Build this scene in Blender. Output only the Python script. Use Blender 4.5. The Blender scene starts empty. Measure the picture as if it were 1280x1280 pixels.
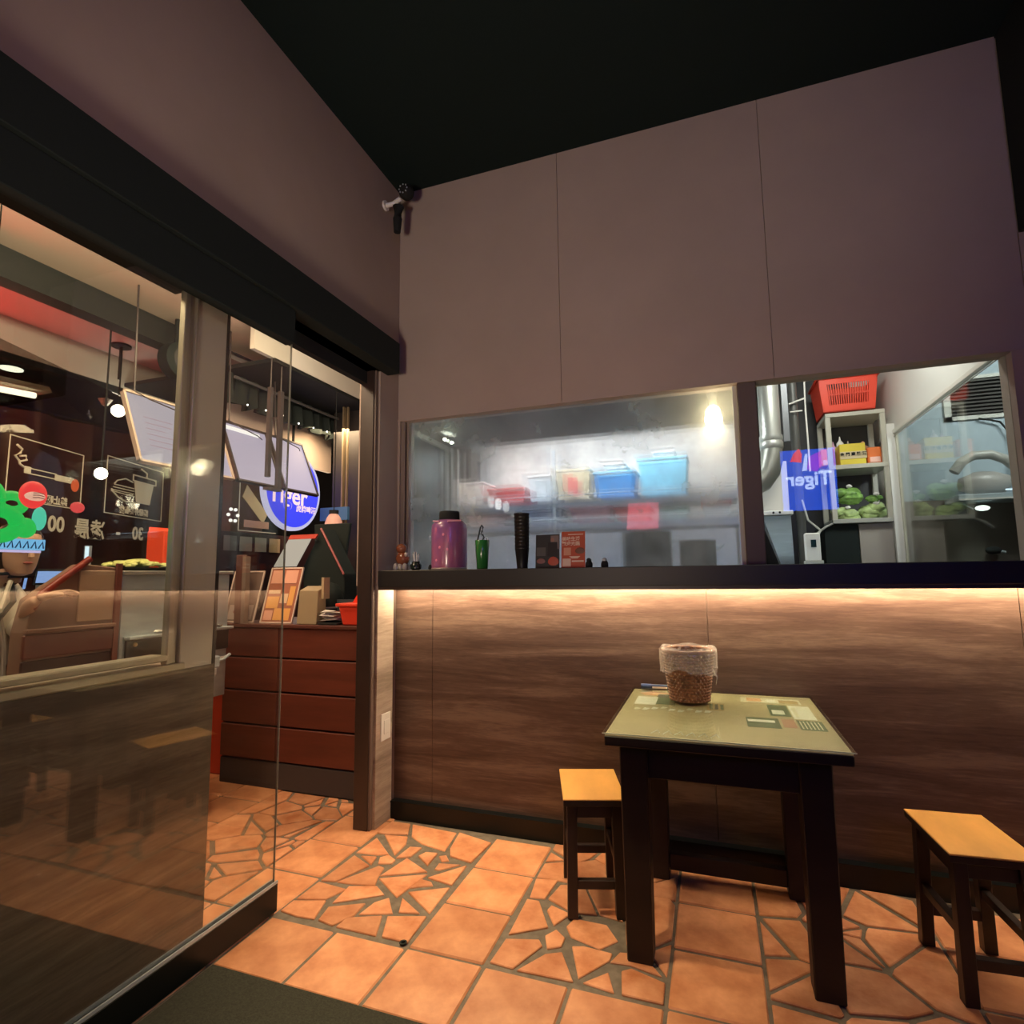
import bpy, bmesh, math, random
from mathutils import Vector, Matrix
random.seed(7)
sc = bpy.context.scene
C = sc.collection
PI = math.pi
# ---------------------------------------------------------------- camera
cam_d = bpy.data.cameras.new('camera'); cam_d.sensor_width = 36; cam_d.sensor_fit = 'HORIZONTAL'
cam_d.lens = 36 * 702.0 / 1280.0; cam_d.clip_start = 0.02
cam = bpy.data.objects.new('camera', cam_d); C.objects.link(cam)
R3 = Matrix(((0.94300484, 0.04829047, 0.32925659), (0.33256777, -0.10150663, -0.9376007), (-0.01185545, 0.99366213, -0.11178109)))
cam.matrix_world = Matrix.Translation((0, 0, 1.34)) @ R3.to_4x4()
sc.camera = cam
# ---------------------------------------------------------------- world, exposure
w = bpy.data.worlds.new('night'); sc.world = w; w.use_nodes = True
w.node_tree.nodes['Background'].inputs[0].default_value = (0.02, 0.025, 0.035, 1)
w.node_tree.nodes['Background'].inputs[1].default_value = 0.5
vs = sc.view_settings; vs.view_transform = 'Standard'; vs.look = 'None'; vs.gamma = 1; vs.exposure = 0.0; vs.use_curve_mapping = False
# ---------------------------------------------------------------- main lights
def light(name, kind, loc, col, power, aim=None, size=0.2, sy=None, spot=None, blend=0.6):
    d = bpy.data.lights.new(name, kind); d.color = col; d.energy = power
    if kind == 'AREA':
        d.size = size
        if sy: d.shape = 'RECTANGLE'; d.size_y = sy
    elif kind == 'SPOT':
        d.spot_size = spot; d.spot_blend = blend; d.shadow_soft_size = size
    else: d.shadow_soft_size = size
    o = bpy.data.objects.new(name, d); C.objects.link(o); o.location = loc
    if aim is not None:
        o.rotation_euler = (Vector(aim) - Vector(loc)).to_track_quat('-Z', 'Y').to_euler()
    return o
WARM = (1.0, 0.72, 0.42)
light('spot_light', 'SPOT', (-1.0, 1.5, 3.62), WARM, 330, (-0.92, 2.0, 0), 0.06, spot=0.80, blend=1.0)
light('spot_light', 'SPOT', (0.05, 1.5, 3.62), WARM, 98, (0.02, 2.45, 0.78), 0.06, spot=0.34, blend=0.8)
light('stool_spot_light', 'SPOT', (0.95, 1.5, 3.62), WARM, 26, (0.85, 2.25, 0.2), 0.06, spot=0.42, blend=1.0)
light('entrance_fill', 'SPOT', (-0.9, -1.0, 1.12), (1.0, 0.82, 0.64), 210, (-0.8, 2.9, 3.15), 0.25, spot=1.2, blend=1.0)  # unseen spot added to fill the upper back wall
light('left_wall_fill', 'SPOT', (3.0, 0.4, 1.5), (1.0, 0.86, 0.66), 70, (-1.9, 1.5, 2.2), 0.2, spot=0.75, blend=1.0)  # added off-view spot that brightens the left wall and cream column
light('neon_glow', 'AREA', (-0.6, 0.4, 1.9), (1.0, 0.12, 0.18), 2.2, (-0.7, 2.9, 3.1), 0.3, 0.3)
light('kitchen_tube_light', 'AREA', (-0.9, 4.15, 2.55), (0.92, 0.95, 0.97), 27, (-0.9, 4.6, 1.6), 1.6, 0.15)
light('kitchen_tube_light', 'AREA', (0.75, 3.5, 3.0), (1.0, 0.96, 0.9), 15, (0.9, 4.4, 1.9), 0.6, 0.3)
light('wash_room_light', 'AREA', (2.2, 3.9, 2.9), (0.9, 0.95, 1.0), 26, (1.9, 4.9, 2.0), 0.5, 0.3)
light('restaurant_lamp', 'AREA', (-2.6, 2.35, 3.1), WARM, 32, (-2.4, 2.5, 0), 0.5, 0.5)
light('restaurant_lamp', 'AREA', (-2.6, 0.6, 3.1), WARM, 22, (-2.7, 0.9, 0), 0.5, 0.5)
light('restaurant_lamp', 'AREA', (-3.3, 4.4, 2.75), WARM, 20, (-3.4, 4.6, 0), 0.5, 0.5)
light('restaurant_ceiling_fill', 'AREA', (-2.06, 1.4, 2.74), (1.0, 0.80, 0.58), 60, (-3.2, 1.6, 3.2), 2.6, 0.12)  # hidden area light added to brighten the cream ceiling
light('restaurant_ceiling_fill', 'AREA', (-2.06, 2.9, 2.74), (1.0, 0.80, 0.58), 8, (-3.0, 2.9, 3.2), 0.8, 0.12)  # shorter hidden fill, added for the ceiling by the doorway
light('beige_board_fill', 'POINT', (-4.1, 4.9, 2.15), (1.0, 0.82, 0.62), 16, size=0.1)  # point light without fitting, added to brighten the beige board
light('person_fill', 'POINT', (-2.6, 0.9, 3.1), (1.0, 0.85, 0.68), 22, size=0.08)  # unseen point light added to lift the person
light('curtain_fill', 'POINT', (-5.1, 1.9, 2.35), (1.0, 0.40, 0.22), 26, size=0.1)  # added warm point light that tints the curtain red-brown
light('restaurant_red_lamp', 'AREA', (-4.6, 1.6, 2.2), (1.0, 0.05, 0.04), 30, (-4.3, 1.9, 3.2), 0.5, 0.5)

# ---------------------------------------------------------------- materials
MATS = {}
def mat(name, col, rough=0.5, metal=0.0, emit=None, es=0.0, var=0.0, scale=6.0, stretch=(1, 1, 1), bump=0.0, col2=None, spec=0.5, rnd=0.0, coat=0.0, detail=6.0, alpha=1.0):
    m = bpy.data.materials.new(name); m.use_nodes = True; nt = m.node_tree; N = nt.nodes; L = nt.links
    b = N['Principled BSDF']
    b.inputs['Base Color'].default_value = (*col, 1); b.inputs['Roughness'].default_value = rough
    b.inputs['Metallic'].default_value = metal; b.inputs['Specular IOR Level'].default_value = spec
    if coat: b.inputs['Coat Weight'].default_value = coat; b.inputs['Coat Roughness'].default_value = 0.08
    if alpha < 1: b.inputs['Alpha'].default_value = alpha
    if emit: b.inputs['Emission Color'].default_value = (*emit, 1); b.inputs['Emission Strength'].default_value = es
    if var or bump or col2:
        tc = N.new('ShaderNodeTexCoord'); mp = N.new('ShaderNodeMapping'); mp.inputs['Scale'].default_value = stretch
        L.new(tc.outputs['Object'], mp.inputs['Vector'])
        nz = N.new('ShaderNodeTexNoise'); nz.inputs['Scale'].default_value = scale; nz.inputs['Detail'].default_value = detail; nz.inputs['Roughness'].default_value = 0.6
        L.new(mp.outputs['Vector'], nz.inputs['Vector'])
        cr = N.new('ShaderNodeValToRGB'); e = cr.color_ramp.elements
        c2 = col2 or tuple(c * (1 - var) for c in col)
        e[0].position = 0.32; e[0].color = (*c2, 1); e[1].position = 0.68; e[1].color = (*(tuple(min(1, c * (1 + var)) for c in col)), 1)
        L.new(nz.outputs['Fac'], cr.inputs['Fac']); out = cr.outputs['Color']
        if rnd:
            oi = N.new('ShaderNodeObjectInfo'); hs = N.new('ShaderNodeHueSaturation'); mr = N.new('ShaderNodeMapRange')
            mr.inputs['To Min'].default_value = 1 - rnd; mr.inputs['To Max'].default_value = 1 + rnd
            L.new(oi.outputs['Random'], mr.inputs['Value']); L.new(mr.outputs['Result'], hs.inputs['Value']); L.new(out, hs.inputs['Color']); out = hs.outputs['Color']
        L.new(out, b.inputs['Base Color'])
        if bump:
            bp = N.new('ShaderNodeBump'); bp.inputs['Strength'].default_value = bump; bp.inputs['Distance'].default_value = 0.01
            L.new(nz.outputs['Fac'], bp.inputs['Height']); L.new(bp.outputs['Normal'], b.inputs['Normal'])
    MATS[name] = m
    return m
def wood(name, c1, c2, c3, axis, rough=0.45, scale=2.2, spec=0.5, coat=0.0):
    """long-streaked laminate: grain runs along axis (0 x, 1 y, 2 z)"""
    m = bpy.data.materials.new(name); m.use_nodes = True; nt = m.node_tree; N = nt.nodes; L = nt.links; b = N['Principled BSDF']
    b.inputs['Roughness'].default_value = rough; b.inputs['Specular IOR Level'].default_value = spec
    if coat: b.inputs['Coat Weight'].default_value = coat; b.inputs['Coat Roughness'].default_value = 0.1
    tc = N.new('ShaderNodeTexCoord'); mp = N.new('ShaderNodeMapping'); s = [6.0, 6.0, 6.0]; s[axis] = 0.55; mp.inputs['Scale'].default_value = s
    L.new(tc.outputs['Object'], mp.inputs['Vector'])
    n1 = N.new('ShaderNodeTexNoise'); n1.inputs['Scale'].default_value = scale; n1.inputs['Detail'].default_value = 8; n1.inputs['Roughness'].default_value = 0.62; n1.inputs['Distortion'].default_value = 0.7
    n2 = N.new('ShaderNodeTexNoise'); n2.inputs['Scale'].default_value = scale * 9; n2.inputs['Detail'].default_value = 6; n2.inputs['Roughness'].default_value = 0.7
    L.new(mp.outputs['Vector'], n1.inputs['Vector']); L.new(mp.outputs['Vector'], n2.inputs['Vector'])
    cr = N.new('ShaderNodeValToRGB'); e = cr.color_ramp.elements
    e[0].position = 0.34; e[0].color = (*c1, 1); e[1].position = 0.66; e[1].color = (*c3, 1); k = e.new(0.5); k.color = (*c2, 1)
    mx = N.new('ShaderNodeMath'); mx.operation = 'MULTIPLY_ADD'; mx.inputs[1].default_value = 0.42
    L.new(n2.outputs['Fac'], mx.inputs[0]); sb = N.new('ShaderNodeMath'); sb.operation = 'SUBTRACT'; sb.inputs[1].default_value = 0.21
    L.new(n1.outputs['Fac'], sb.inputs[0]); L.new(sb.outputs[0], mx.inputs[2]); L.new(mx.outputs[0], cr.inputs['Fac'])
    L.new(cr.outputs['Color'], b.inputs['Base Color'])
    bp = N.new('ShaderNodeBump'); bp.inputs['Strength'].default_value = 0.25; bp.inputs['Distance'].default_value = 0.004
    L.new(mx.outputs[0], bp.inputs['Height']); L.new(bp.outputs['Normal'], b.inputs['Normal'])
    MATS[name] = m; return m
def glass(name, tint=(0.93, 0.96, 0.94), k=0.05, fog=0.0, fogcol=(0.8, 0.85, 0.9), blur=0.0, rr=0.0):
    """thin pane: see-through with a Schlick mirror term; fog adds a scattering film of steam, blur a rough refraction"""
    m = bpy.data.materials.new(name); m.use_nodes = True; nt = m.node_tree; N = nt.nodes; L = nt.links
    N.remove(N['Principled BSDF']); out = N['Material Output']
    tr = N.new('ShaderNodeBsdfTransparent'); tr.inputs[0].default_value = (*tint, 1); base = tr.outputs[0]
    if blur:
        rf = N.new('ShaderNodeBsdfRefraction'); rf.inputs['Color'].default_value = (*tint, 1); rf.inputs['Roughness'].default_value = 0.16; rf.inputs['IOR'].default_value = 1.12
        mb = N.new('ShaderNodeMixShader'); mb.inputs[0].default_value = blur; L.new(base, mb.inputs[1]); L.new(rf.outputs[0], mb.inputs[2]); base = mb.outputs[0]
    if fog:
        tl = N.new('ShaderNodeBsdfTranslucent'); tl.inputs[0].default_value = (*fogcol, 1)
        df = N.new('ShaderNodeBsdfDiffuse'); df.inputs[0].default_value = (*fogcol, 1)
        mm = N.new('ShaderNodeMixShader'); mm.inputs[0].default_value = 0.12; L.new(tl.outputs[0], mm.inputs[1]); L.new(df.outputs[0], mm.inputs[2])
        tc = N.new('ShaderNodeTexCoord'); nz = N.new('ShaderNodeTexNoise'); nz.inputs['Scale'].default_value = 2.6; nz.inputs['Detail'].default_value = 5; nz.inputs['Roughness'].default_value = 0.6
        L.new(tc.outputs['Object'], nz.inputs['Vector'])
        mr = N.new('ShaderNodeMapRange'); mr.inputs['From Min'].default_value = 0.3; mr.inputs['From Max'].default_value = 0.7; mr.inputs['To Min'].default_value = fog * 0.3; mr.inputs['To Max'].default_value = fog * 1.9
        L.new(nz.outputs['Fac'], mr.inputs['Value'])
        mf = N.new('ShaderNodeMixShader'); L.new(mr.outputs['Result'], mf.inputs[0]); L.new(base, mf.inputs[1]); L.new(mm.outputs[0], mf.inputs[2]); base = mf.outputs[0]
    lw = N.new('ShaderNodeLayerWeight'); lw.inputs['Blend'].default_value = 0.5
    p = N.new('ShaderNodeMath'); p.operation = 'POWER'; p.inputs[1].default_value = 5.0; L.new(lw.outputs['Facing'], p.inputs[0])
    ma = N.new('ShaderNodeMath'); ma.operation = 'MULTIPLY_ADD'; ma.inputs[1].default_value = 1 - k; ma.inputs[2].default_value = k; L.new(p.outputs[0], ma.inputs[0])
    gl = N.new('ShaderNodeBsdfGlossy'); gl.inputs['Roughness'].default_value = rr
    mg = N.new('ShaderNodeMixShader'); L.new(ma.outputs[0], mg.inputs[0]); L.new(base, mg.inputs[1]); L.new(gl.outputs[0], mg.inputs[2])
    L.new(mg.outputs[0], out.inputs['Surface']); MATS[name] = m; return m
def emis(name, col, s):
    return mat(name, (0.02, 0.02, 0.02), 0.6, emit=col, es=s)

BLACK = mat('black_paint', (0.012, 0.019, 0.018), 0.75, spec=0.25)
CEIL = mat('ceiling_black', (0.012, 0.022, 0.021), 0.9, spec=0.1)
PLAST = mat('grey_plaster', (0.40, 0.325, 0.275), 0.85, var=0.07, scale=1.3, bump=0.05, spec=0.2)
ALU = mat('champagne_aluminium', (0.50, 0.46, 0.36), 0.38, metal=0.55)
CREAMPOST = mat('cream_column', (0.60, 0.56, 0.46), 0.6, var=0.06, scale=3)
DARKWOOD = mat('dark_stained_wood', (0.045, 0.020, 0.014), 0.5, var=0.35, scale=3, stretch=(4, 4, 0.6), spec=0.4)
TABLEWOOD = mat('table_dark_wood', (0.016, 0.009, 0.007), 0.5, var=0.3, scale=3, stretch=(1, 4, 4), spec=0.4)
POSTBROWN = mat('brown_post', (0.035, 0.022, 0.017), 0.4, var=0.2, scale=4)
WWALL = wood('grey_brown_laminate', (0.066, 0.037, 0.027), (0.108, 0.066, 0.048), (0.180, 0.120, 0.088), 0)
WWALLY = wood('grey_brown_laminate_side', (0.10, 0.075, 0.058), (0.16, 0.125, 0.095), (0.24, 0.19, 0.15), 1, rough=0.35)
WSTRIP = wood('pale_laminate_strip', (0.24, 0.19, 0.15), (0.36, 0.29, 0.23), (0.46, 0.38, 0.31), 1)
TERRA = mat('terracotta', (0.70, 0.345, 0.175), 0.38, var=0.14, scale=6, bump=0.3, col2=(0.50, 0.19, 0.08), rnd=0.17, spec=0.45)
SHARD = mat('terracotta_shard', (0.66, 0.33, 0.175), 0.42, var=0.15, scale=9, bump=0.35, col2=(0.50, 0.18, 0.07), rnd=0.2, spec=0.4)
GROUT = mat('grout', (0.17, 0.145, 0.11), 0.85, var=0.25, scale=25, bump=0.3)
MATG = mat('floor_mat_green_grey', (0.050, 0.052, 0.040), 0.95, var=0.25, scale=160, bump=0.5, spec=0.1)
CREAM = mat('cream_ceiling', (0.62, 0.50, 0.40), 0.8)
WHITEP = mat('white_paint', (0.72, 0.70, 0.66), 0.7)
STEEL = mat('steel', (0.50, 0.58, 0.63), 0.34, metal=0.35, var=0.12, scale=5, stretch=(1, 1, 6))
GALV = mat('galvanised_duct', (0.50, 0.51, 0.48), 0.38, metal=0.6)
DARK = mat('dark_matte', (0.018, 0.02, 0.02), 0.8, spec=0.2)
REDW = mat('red_brown_board', (0.125, 0.032, 0.017), 0.42, var=0.22, scale=3, stretch=(0.6, 4, 5), rnd=0.12)
REDPL = mat('red_plastic', (0.80, 0.06, 0.025), 0.4)
WHITE = mat('white', (0.8, 0.78, 0.74), 0.5)
PANE = glass('clear_pane')
DPANE = glass('door_pane', tint=(0.95, 0.955, 0.93), k=0.08)
FOGP = glass('steamed_pane', tint=(0.97, 0.98, 1.0), k=0.035, fog=0.19, blur=0.5, fogcol=(0.84, 0.84, 0.80))
SIDEP = glass('partition_pane', tint=(0.86, 0.86, 0.82), k=0.035)

# ---------------------------------------------------------------- geometry helpers
class MB:
    def __init__(s): s.v = []; s.f = []
    def add(s, vs, fs):
        n = len(s.v); s.v += [tuple(v) for v in vs]; s.f += [tuple(i + n for i in f) for f in fs]; return s
    def box(s, x0, x1, y0, y1, z0, z1):
        return s.add([(x0, y0, z0), (x1, y0, z0), (x1, y1, z0), (x0, y1, z0), (x0, y0, z1), (x1, y0, z1), (x1, y1, z1), (x0, y1, z1)],
                     [(0, 3, 2, 1), (4, 5, 6, 7), (0, 1, 5, 4), (1, 2, 6, 5), (2, 3, 7, 6), (3, 0, 4, 7)])
    def hexa(s, p): return s.add(p, [(0, 3, 2, 1), (4, 5, 6, 7), (0, 1, 5, 4), (1, 2, 6, 5), (2, 3, 7, 6), (3, 0, 4, 7)])
    def tube(s, pts, r, n=10, r2=None, cap=True, closed=False):
        pts = [Vector(p) for p in pts]; k = len(pts); rings = []
        up = Vector((0, 0, 1))
        for i, p in enumerate(pts):
            a = pts[(i - 1) % k] if (closed or i > 0) else p; b = pts[(i + 1) % k] if (closed or i < k - 1) else p
            t = (b - a).normalized(); u = t.cross(up)
            if u.length < 0.05: u = t.cross(Vector((0, 1, 0)))
            u.normalize(); v = u.cross(t); rr = r if r2 is None else r + (r2 - r) * i / (k - 1)
            rings.append([p + (u * math.cos(q * 2 * PI / n) + v * math.sin(q * 2 * PI / n)) * rr for q in range(n)])
        vs = [q for R in rings for q in R]; fs = []
        for i in range(k if closed else k - 1):
            j = (i + 1) % k
            for q in range(n): q2 = (q + 1) % n; fs.append((i * n + q, i * n + q2, j * n + q2, j * n + q))
        if cap and not closed: fs.append(tuple(range(n - 1, -1, -1))); fs.append(tuple((k - 1) * n + q for q in range(n)))
        return s.add(vs, fs)
    def lathe(s, prof, c=(0, 0, 0), n=28, axis='z', cap=True):
        vs = []
        for r, h in prof:
            for q in range(n):
                a = q * 2 * PI / n; x, y = r * math.cos(a), r * math.sin(a)
                vs.append((c[0] + x, c[1] + y, c[2] + h) if axis == 'z' else ((c[0] + h, c[1] + x, c[2] + y) if axis == 'x' else (c[0] + y, c[1] + h, c[2] + x)))
        fs = [(i * n + q, i * n + (q + 1) % n, (i + 1) * n + (q + 1) % n, (i + 1) * n + q) for i in range(len(prof) - 1) for q in range(n)]
        if cap: fs.append(tuple(range(n - 1, -1, -1))); fs.append(tuple((len(prof) - 1) * n + q for q in range(n)))
        return s.add(vs, fs)
    def prism(s, poly, a0, a1, axis='z'):
        f = {'z': lambda p, h: (p[0], p[1], h), 'x': lambda p, h: (h, p[0], p[1]), 'y': lambda p, h: (p[0], h, p[1])}[axis]
        n = len(poly); return s.add([f(p, a0) for p in poly] + [f(p, a1) for p in poly],
            [tuple(range(n - 1, -1, -1)), tuple(range(n, 2 * n))] + [(i, (i + 1) % n, n + (i + 1) % n, n + i) for i in range(n)])
    def blob(s, c, r, n=12, m=8, sq=(1, 1, 1), j=0.0):
        prof = [(math.sin(PI * (i + 0.02) / (m + 0.04)), -math.cos(PI * (i + 0.02) / (m + 0.04))) for i in range(m + 1)]
        vs = []
        for a, h in prof:
            for q in range(n):
                t = q * 2 * PI / n; k = r * (1 + random.uniform(-j, j)); vs.append((c[0] + a * math.cos(t) * k * sq[0], c[1] + a * math.sin(t) * k * sq[1], c[2] + h * k * sq[2]))
        fs = [(i * n + q, i * n + (q + 1) % n, (i + 1) * n + (q + 1) % n, (i + 1) * n + q) for i in range(m) for q in range(n)]
        fs += [tuple(range(n - 1, -1, -1)), tuple(m * n + q for q in range(n))]
        return s.add(vs, fs)
def rootof(p):
    while p.parent: p = p.parent
    return p
def obj(name, mb, m, parent=None, bevel=0.0, smooth=False, local=False, seg=1, sub=0):
    me = bpy.data.meshes.new(name); vs = mb.v
    if parent is not None and not local:
        r = rootof(parent); inv = (Matrix.Translation(r.location) @ r.rotation_euler.to_matrix().to_4x4()).inverted()
        vs = [tuple(inv @ Vector(v)) for v in vs]
    me.from_pydata(vs, [], mb.f); bm = bmesh.new(); bm.from_mesh(me)
    bmesh.ops.recalc_face_normals(bm, faces=bm.faces)
    if bevel: bmesh.ops.bevel(bm, geom=[e for e in bm.edges if len(e.link_faces) == 2 and e.calc_face_angle(0) > 0.5], offset=bevel, segments=seg, affect='EDGES', profile=0.5)
    bm.to_mesh(me); bm.free()
    if smooth:
        me.polygons.foreach_set('use_smooth', [True] * len(me.polygons))
    me.materials.append(m); o = bpy.data.objects.new(name, me); C.objects.link(o)
    if parent is not None: o.parent = parent
    if sub:
        md = o.modifiers.new('s', 'SUBSURF'); md.levels = sub; md.render_levels = sub
    if smooth:
        try: me.set_sharp_from_angle(angle=0.8)
        except Exception: pass
    return o
def root(name, label, cat, loc=(0, 0, 0), rz=0.0, group=None):
    o = bpy.data.objects.new(name, None); C.objects.link(o); o.empty_display_size = 0.05
    o.location = loc; o.rotation_euler = (0, 0, rz); o['label'] = label; o['category'] = cat
    if group: o['group'] = group
    return o
def tag(o, label, cat, group=None):
    o['label'] = label; o['category'] = cat
    if group: o['group'] = group
    return o
def struct(name, mb, m, label=None, cat='wall', **k):
    o = obj(name, mb, m, **k); o['kind'] = 'structure'
    if label: o['label'] = label; o['category'] = cat
    return o
def box(*a): return MB().box(*a)
def text(name, s, size, m, parent, org, right, up, depth=0.001, bold=0.0, align='CENTER'):
    cu = bpy.data.curves.new(name, 'FONT'); cu.body = s; cu.size = size; cu.align_x = align; cu.align_y = 'CENTER'; cu.extrude = depth; cu.offset = bold; cu.resolution_u = 3
    t = bpy.data.objects.new(name, cu); C.objects.link(t)
    bpy.context.view_layer.update()
    me = bpy.data.meshes.new_from_object(t.evaluated_get(bpy.context.evaluated_depsgraph_get()))
    bpy.data.objects.remove(t); bpy.data.curves.remove(cu)
    rt = Vector(right).normalized(); u = Vector(up).normalized(); n = rt.cross(u)
    Mx = Matrix((rt, u, n)).transposed().to_4x4(); Mx.translation = Vector(org)
    if parent is not None:
        r = rootof(parent); Mx = (Matrix.Translation(r.location) @ r.rotation_euler.to_matrix().to_4x4()).inverted() @ Mx
    me.transform(Mx); me.materials.clear(); me.materials.append(m)
    o = bpy.data.objects.new(name, me); C.objects.link(o)
    if parent is not None: o.parent = parent
    return o
def frame_pts(org, right, up):
    o, r, u = Vector(org), Vector(right).normalized(), Vector(up).normalized(); n = r.cross(u)
    return lambda a, b, c=0.0: tuple(o + r * a + u * b + n * c)
def plate(F, a0, a1, b0, b1, c0, c1):
    return MB().hexa([F(a0, b0, c0), F(a1, b0, c0), F(a1, b0, c1), F(a0, b0, c1), F(a0, b1, c0), F(a1, b1, c0), F(a1, b1, c1), F(a0, b1, c1)])
def clone(o, **kw):
    r = o.copy(); C.objects.link(r)
    for ch in o.children:
        c = ch.copy(); C.objects.link(c); c.parent = r
        for g in ch.children:
            d = g.copy(); C.objects.link(d); d.parent = c
    return r

# ================================================================ THE ROOM
XL, YB, ZC = -1.76, 2.93, 3.77
floor = struct('floor', box(-5.9, 3.2, -1.3, 6.4, -0.06, -0.006), GROUT)
struct('ceiling', box(-1.9, 3.2, -1.3, 3.1, ZC, ZC + 0.08), CEIL)
# terracotta tiles laid on a 0.305 m grid; broken-tile panels between them
GX = [-4.16 + 0.305 * i for i in range(24)]
def gx(i): return -1.72 + 0.3045 * i
def gy(j): return 1.65 + 0.30 * j
tile_me = None
def tile(i, j, y1=None):
    global tile_me
    if tile_me is None:
        t = obj('floor_tile', box(-0.146, 0.146, -0.144, 0.144, -0.012, 0.0), TERRA, floor, bevel=0.005); tile_me = t.data; t.rotation_euler = (0, 0, 0)
    else:
        t = bpy.data.objects.new('floor_tile', tile_me); C.objects.link(t); t.parent = floor
    t.location = (gx(i) + 0.152, gy(j) + 0.15, random.uniform(-0.0012, 0.001)); t.rotation_euler = (random.uniform(-.003, .003), random.uniform(-.003, .003), random.choice((0, PI / 2 * 0, PI)) + random.uniform(-.004, .004))
def shard(P):
    z = random.uniform(-0.001, 0.002)
    obj('tile_shard', MB().prism(P, -0.012, z), SHARD, floor, bevel=0.0028)
M1 = [[(-1.715, 1.989), (-1.715, 2.065), (-1.584, 2.108), (-1.546, 1.985), (-1.627, 1.978)], [(-1.713, 2.08), (-1.709, 2.22), (-1.553, 2.208), (-1.592, 2.113)], [(-1.706, 2.229), (-1.699, 2.471), (-1.573, 2.409), (-1.638, 2.243)], [(-1.632, 2.242), (-1.531, 2.423), (-1.497, 2.416), (-1.476, 2.329), (-1.452, 2.269), (-1.58, 2.246)], [(-1.548, 2.099), (-1.559, 2.229), (-1.441, 2.268), (-1.374, 2.221), (-1.449, 2.167)], [(-1.528, 1.985), (-1.546, 2.072), (-1.415, 2.143), (-1.409, 2.056), (-1.452, 1.972)], [(-1.435, 1.971), (-1.43, 2.036), (-1.302, 2.091), (-1.254, 1.971)], [(-1.231, 1.973), (-1.28, 2.092), (-1.131, 2.141), (-1.121, 1.975)], [(-1.398, 2.066), (-1.385, 2.159), (-1.344, 2.209), (-1.269, 2.115)], [(-1.251, 2.128), (-1.291, 2.226), (-1.165, 2.149)], [(-1.29, 2.271), (-1.134, 2.36), (-1.129, 2.161)], [(-1.47, 2.327), (-1.278, 2.427), (-1.314, 2.219)], [(-1.477, 2.345), (-1.441, 2.526), (-1.288, 2.444)], [(-1.263, 2.398), (-1.139, 2.55), (-1.133, 2.376)], [(-1.707, 2.497), (-1.699, 2.667), (-1.543, 2.531), (-1.596, 2.508)], [(-1.679, 2.706), (-1.551, 2.725), (-1.518, 2.65), (-1.512, 2.531)], [(-1.493, 2.509), (-1.485, 2.629), (-1.422, 2.64), (-1.431, 2.542)], [(-1.399, 2.558), (-1.382, 2.603), (-1.321, 2.613), (-1.314, 2.493)], [(-1.545, 2.436), (-1.569, 2.49), (-1.54, 2.526), (-1.484, 2.493), (-1.482, 2.457)], [(-1.666, 2.477), (-1.587, 2.493), (-1.57, 2.419)], [(-1.729, 2.713), (-1.726, 2.857), (-1.61, 2.857), (-1.562, 2.744), (-1.672, 2.713)], [(-1.6, 2.861), (-1.328, 2.842), (-1.3, 2.643), (-1.442, 2.675), (-1.532, 2.731)], [(-1.285, 2.674), (-1.314, 2.847), (-1.112, 2.792), (-1.132, 2.579), (-1.252, 2.606)], [(-1.304, 2.589), (-1.273, 2.609), (-1.237, 2.564), (-1.267, 2.545)], [(-1.269, 2.473), (-1.274, 2.53), (-1.167, 2.55), (-1.245, 2.472)], [(-1.297, 2.299), (-1.291, 2.381), (-1.233, 2.375), (-1.209, 2.348), (-1.263, 2.321)]]
M2 = [[(-0.795, 1.972), (-0.785, 2.11), (-0.666, 2.144), (-0.644, 2.113), (-0.708, 1.966)], [(-0.784, 2.135), (-0.789, 2.378), (-0.736, 2.379), (-0.654, 2.224)], [(-0.783, 2.395), (-0.8, 2.543), (-0.704, 2.56), (-0.719, 2.404)], [(-0.706, 2.408), (-0.684, 2.525), (-0.585, 2.551), (-0.492, 2.359), (-0.587, 2.345)], [(-0.689, 2.329), (-0.681, 2.367), (-0.591, 2.333), (-0.636, 2.241)], [(-0.652, 2.173), (-0.621, 2.222), (-0.577, 2.183), (-0.578, 2.13), (-0.624, 2.102)], [(-0.693, 1.963), (-0.623, 2.073), (-0.568, 2.102), (-0.496, 1.97)], [(-0.543, 2.146), (-0.501, 2.16), (-0.397, 2.153), (-0.399, 2.112), (-0.484, 1.991)], [(-0.59, 2.251), (-0.573, 2.311), (-0.444, 2.309), (-0.388, 2.226), (-0.442, 2.161), (-0.558, 2.195)], [(-0.467, 1.977), (-0.394, 2.053), (-0.36, 1.963)], [(-0.336, 1.963), (-0.353, 2.071), (-0.323, 2.094), (-0.208, 2.059), (-0.206, 1.963)], [(-0.397, 2.103), (-0.373, 2.165), (-0.295, 2.182), (-0.22, 2.087), (-0.326, 2.11)], [(-0.569, 2.543), (-0.425, 2.551), (-0.388, 2.349), (-0.48, 2.364)], [(-0.357, 2.217), (-0.406, 2.518), (-0.295, 2.673), (-0.204, 2.524), (-0.202, 2.297), (-0.292, 2.201)], [(-0.692, 2.571), (-0.677, 2.725), (-0.519, 2.824), (-0.437, 2.586), (-0.576, 2.574)], [(-0.274, 2.198), (-0.201, 2.269), (-0.205, 2.092)]]

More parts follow.
